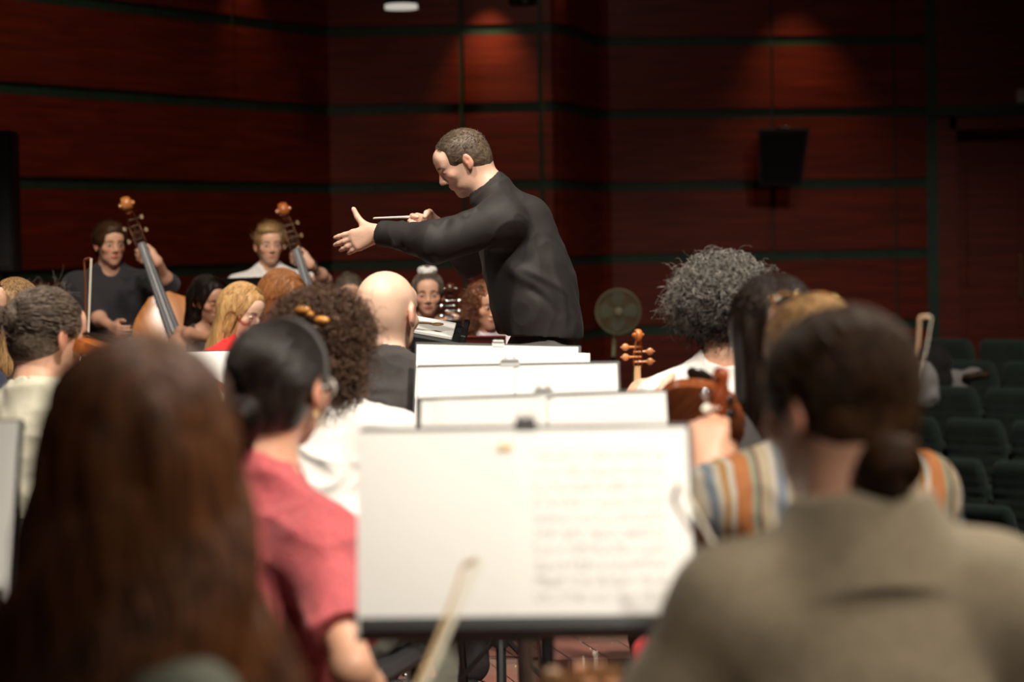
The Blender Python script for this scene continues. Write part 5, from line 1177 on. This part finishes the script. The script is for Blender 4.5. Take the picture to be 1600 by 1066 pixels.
Mb = seated_at('second bassist in a white t-shirt with short swept hair, left hand on the neck', 420, 353, 13.6, (.12, -1), dict(eyes=True, h=.006, fem=True, w=1.02, tone=SKIN_TONES['fair'], look=(-8, 4, 0), s=.98, shirt=dict(mat=WHITE, sleeve=.6, t=.018, neck=.03, scoop=.035),
    L=dict(epx=(508, 436, 13.5), px=(486, 414, 13.32), d=(.85, .0, .35), t=(-.2, .2, .9), curl=.75), R=dict(wr=(.22, .3, .75)),
    hair=('short', H_DBLON, dict(t=.010, n=900, len=.04, dir=(-.5, .3, .3), add=[((.01, .035, .090), (.062, .062, .034))]))), dz=.285); stool((Mb[0].x, Mb[0].y, 0), 'tall stool under the bassist in white')
instrument('double_bass', 'double bass of the second bassist, orange scroll and grey fingerboard', 'double bass', frame_mat(at(438, 317, 13.2) - Vector((-.28, .1, .95)).normalized() * 1.60, (-.28, .1, .95), (.15, -1, .1)) @ Matrix.Scale(.885, 4), 'bass', VARN, neckm=BASSV)
mb = MB(); a = Mb[5]['L']; c = Fr(sc=Mb[2].s).p(a[2] * .9 + a[1] * .1); mb.tube([tuple(c + .028 * np.array((math.cos(q), .3 * math.sin(q), math.sin(q)))) for q in np.linspace(0, 6.28, 20)], .006, 6); mb.build('wristwatch', BLACKPLASTIC, Mb[1])
Nw = seated_at('woman in a black tank top with dark hair, looking down to the right', 326, 431, 12.2, (.55, -.85), dict(h=.006, fem=True, tone=SKIN_TONES['tan'], look=(-8, 16, 0), shirt=dict(mat=BLACKT, sleeve=0, scoop=.085, t=.010), R=dict(epx=(283, 520, 12.2), px=(330, 530, 11.9), curl=.8), L=dict(wr=(-.15, .4, .9), curl=.8),
    hair=('long', H_DARK, dict(n=350, len=.16, w=.07, d=.06, wave=.003, arc=105))), ht=.015, chairlabel='black chair under the woman in the tank top')
Ow = seated_at('blonde woman in a red top and glasses, head bowed to the right', 380, 442, 10.9, (.78, -.62), dict(h=.006, fem=True, tone=SKIN_TONES['pale'], look=(-2, 22, 0), shirt=dict(mat=RED, sleeve=.8, scoop=.05), hair=('long', H_BLON, dict(n=450, len=.22, w=.085, d=.07, wave=.004, front=.03, arc=118))), ht=.02, chairlabel='black chair under the blonde woman')
glasses(Ow[1], Ow[3], mat('fine_metal_frame', (.5, .45, .4), .3, metal=.8))
Pw = seated_at('woman with copper hair bending her head, behind the brown curls', 442, 418, 11.6, (.85, -.4), dict(h=.006, fem=True, tone=SKIN_TONES['fair'], look=(6, 30, 0), shirt=dict(mat=RED, sleeve=.8), hair=('long', H_COPP, dict(n=450, len=.22, w=.09, d=.07, wave=.004, arc=122))), ht=.03, chairlabel='black chair under the woman with copper hair')
Qw = seated_at('player whose dark crown shows between the brown curls and the bald head', 545, 428, 14.0, (.2, -1), dict(h=.008, fem=True, look=(0, 20, 0), shirt=dict(mat=BLACKT), hair=('bun', H_SALT, dict(n=300, bun=(0, -.11, .06)))), ht=.01, chairlabel='black chair under the half-hidden player by the bald head')
Rw = seated_at('cellist with grey-brown hair tied up in a white scrunchie, facing the camera', 668, 424, 12.55, (.08, -1), dict(eyes=True, h=.0055, fem=True, tone=SKIN_TONES['fair'], look=(2, 4, 0), lip=(.55, .16, .14), shirt=dict(mat=BLACKT, sleeve=.5, scoop=.075, t=.012), L=dict(px=(726, 513, 12.3), d=(.9, 0, .2), t=(-.2, .2, .9), curl=.8), R=dict(wr=(.25, .4, .62)),
    hair=('bun', H_SALT, dict(bun=(0, -.02, .128), br=.026, n=800, line=-.006))), ht=.012, chairlabel='black chair under the cellist with the white scrunchie')
f = Rw[3]; V, F = solid([RC((.030 * math.cos(a), -.012 + .024 * math.sin(a), .124 + .006 * math.sin(3 * a)), (.030 * math.cos(a + .5), -.012 + .024 * math.sin(a + .5), .124 + .006 * math.sin(3 * a + 1.5)), .017, .017, f, k=.01) for a in np.arange(0, 6.28, .5)], .005); N = vnormals(V, F)
mesh_obj('scrunchie', V + N * (noise3(V * 90, 3) * .005)[:, None], F, WHITE, Rw[1], smooth=True)
instrument('cello', 'cello in front of the woman with the white scrunchie, dark scroll and pale neck', 'cello', frame_mat(at(704, 446, 12.2) - Vector((0, .42, .9)).normalized() * 1.22, (0, .42, .9), (0, -1, .4)), 'cello', wood_mat('dark_varnish', (.04, .012, .006), (.08, .022, .01), (.12, .035, .015), (20, 2, 20), .2, 2), pegm=STEEL)
Sw = seated_at('woman with auburn curls in a pale lilac blouse, half hidden by the conductor', 760, 437, 11.4, (.10, -1), dict(eyes=True, h=.0055, fem=True, tone=SKIN_TONES['mid'], look=(-18, 8, 0), shirt=dict(mat=LILAC, sleeve=1.2, t=.018, neck=.03, loose=.02), lip=(.5, .15, .13),
    hair=('curly', H_AUB, dict(egg=[((0, -.018, .032), (.104, .108, .088), 1200), ((-.075, -.03, -.08), (.045, .06, .10), 500), ((.075, -.03, -.08), (.045, .06, .10), 500), ((0, -.06, -.06), (.09, .05, .10), 500)], R=.007, H=.05, turns=2.2, w=.0014))), ht=.02, chairlabel='black chair under the woman with auburn curls')
hoop(Sw[1], Sw[3], 1, .020, CHROME, -.036); hoop(Sw[1], Sw[3], -1, .020, CHROME, -.036)

# ------------------------------------------------------------------ clothes left on the hall seats
def heap(name, label, cat, loc, ops, m, amp=.012):
    V, F = solid(ops, .012); V = relax(V, F, 1); N = vnormals(V, F); o = mesh_obj(name, V + N * (noise3(V * 14, 4) * amp)[:, None], F, m, smooth=True, loc=loc); return tag(o, label, cat)
p = at(1456, 566, 19.4); heap('jacket', 'black jacket thrown over a green hall seat', 'jacket', p, [E((0, 0, 0), (.17, .12, .14), k=.06), E((.02, -.05, -.16), (.14, .08, .14), k=.06)], BLACKT)
p = at(1440, 588, 18.6); heap('white_bag', 'white bag beside the black jacket on the hall seats', 'bag', p, [E((0, 0, 0), (.12, .09, .12), k=.06), E((.03, 0, -.08), (.10, .08, .08), k=.06), E((.02, 0, -.17), (.12, .09, .09), k=.06)], c_((.6, .57, .52), name='off_white_canvas'))
p = at(1504, 603, 19.4); heap('pale_jacket', 'pale jacket draped over a green hall seat at the right', 'jacket', p, [RC((-.08, 0, .07), (.12, 0, .09), .06, .05, k=.06), E((-.05, -.04, -.06), (.12, .05, .12), k=.06)], c_((.5, .46, .42), name='pale_pinkish_cloth'))
p = at(1526, 588, 19.3); heap('small_bag', 'small brown patterned bag on the pale jacket', 'bag', p, [E((-.06, 0, 0), (.06, .05, .03), k=.03), E((.05, 0, .01), (.07, .05, .035), k=.03)], mat('brown_leopard', (.08, .04, .015), .6, .8, 40), .006)
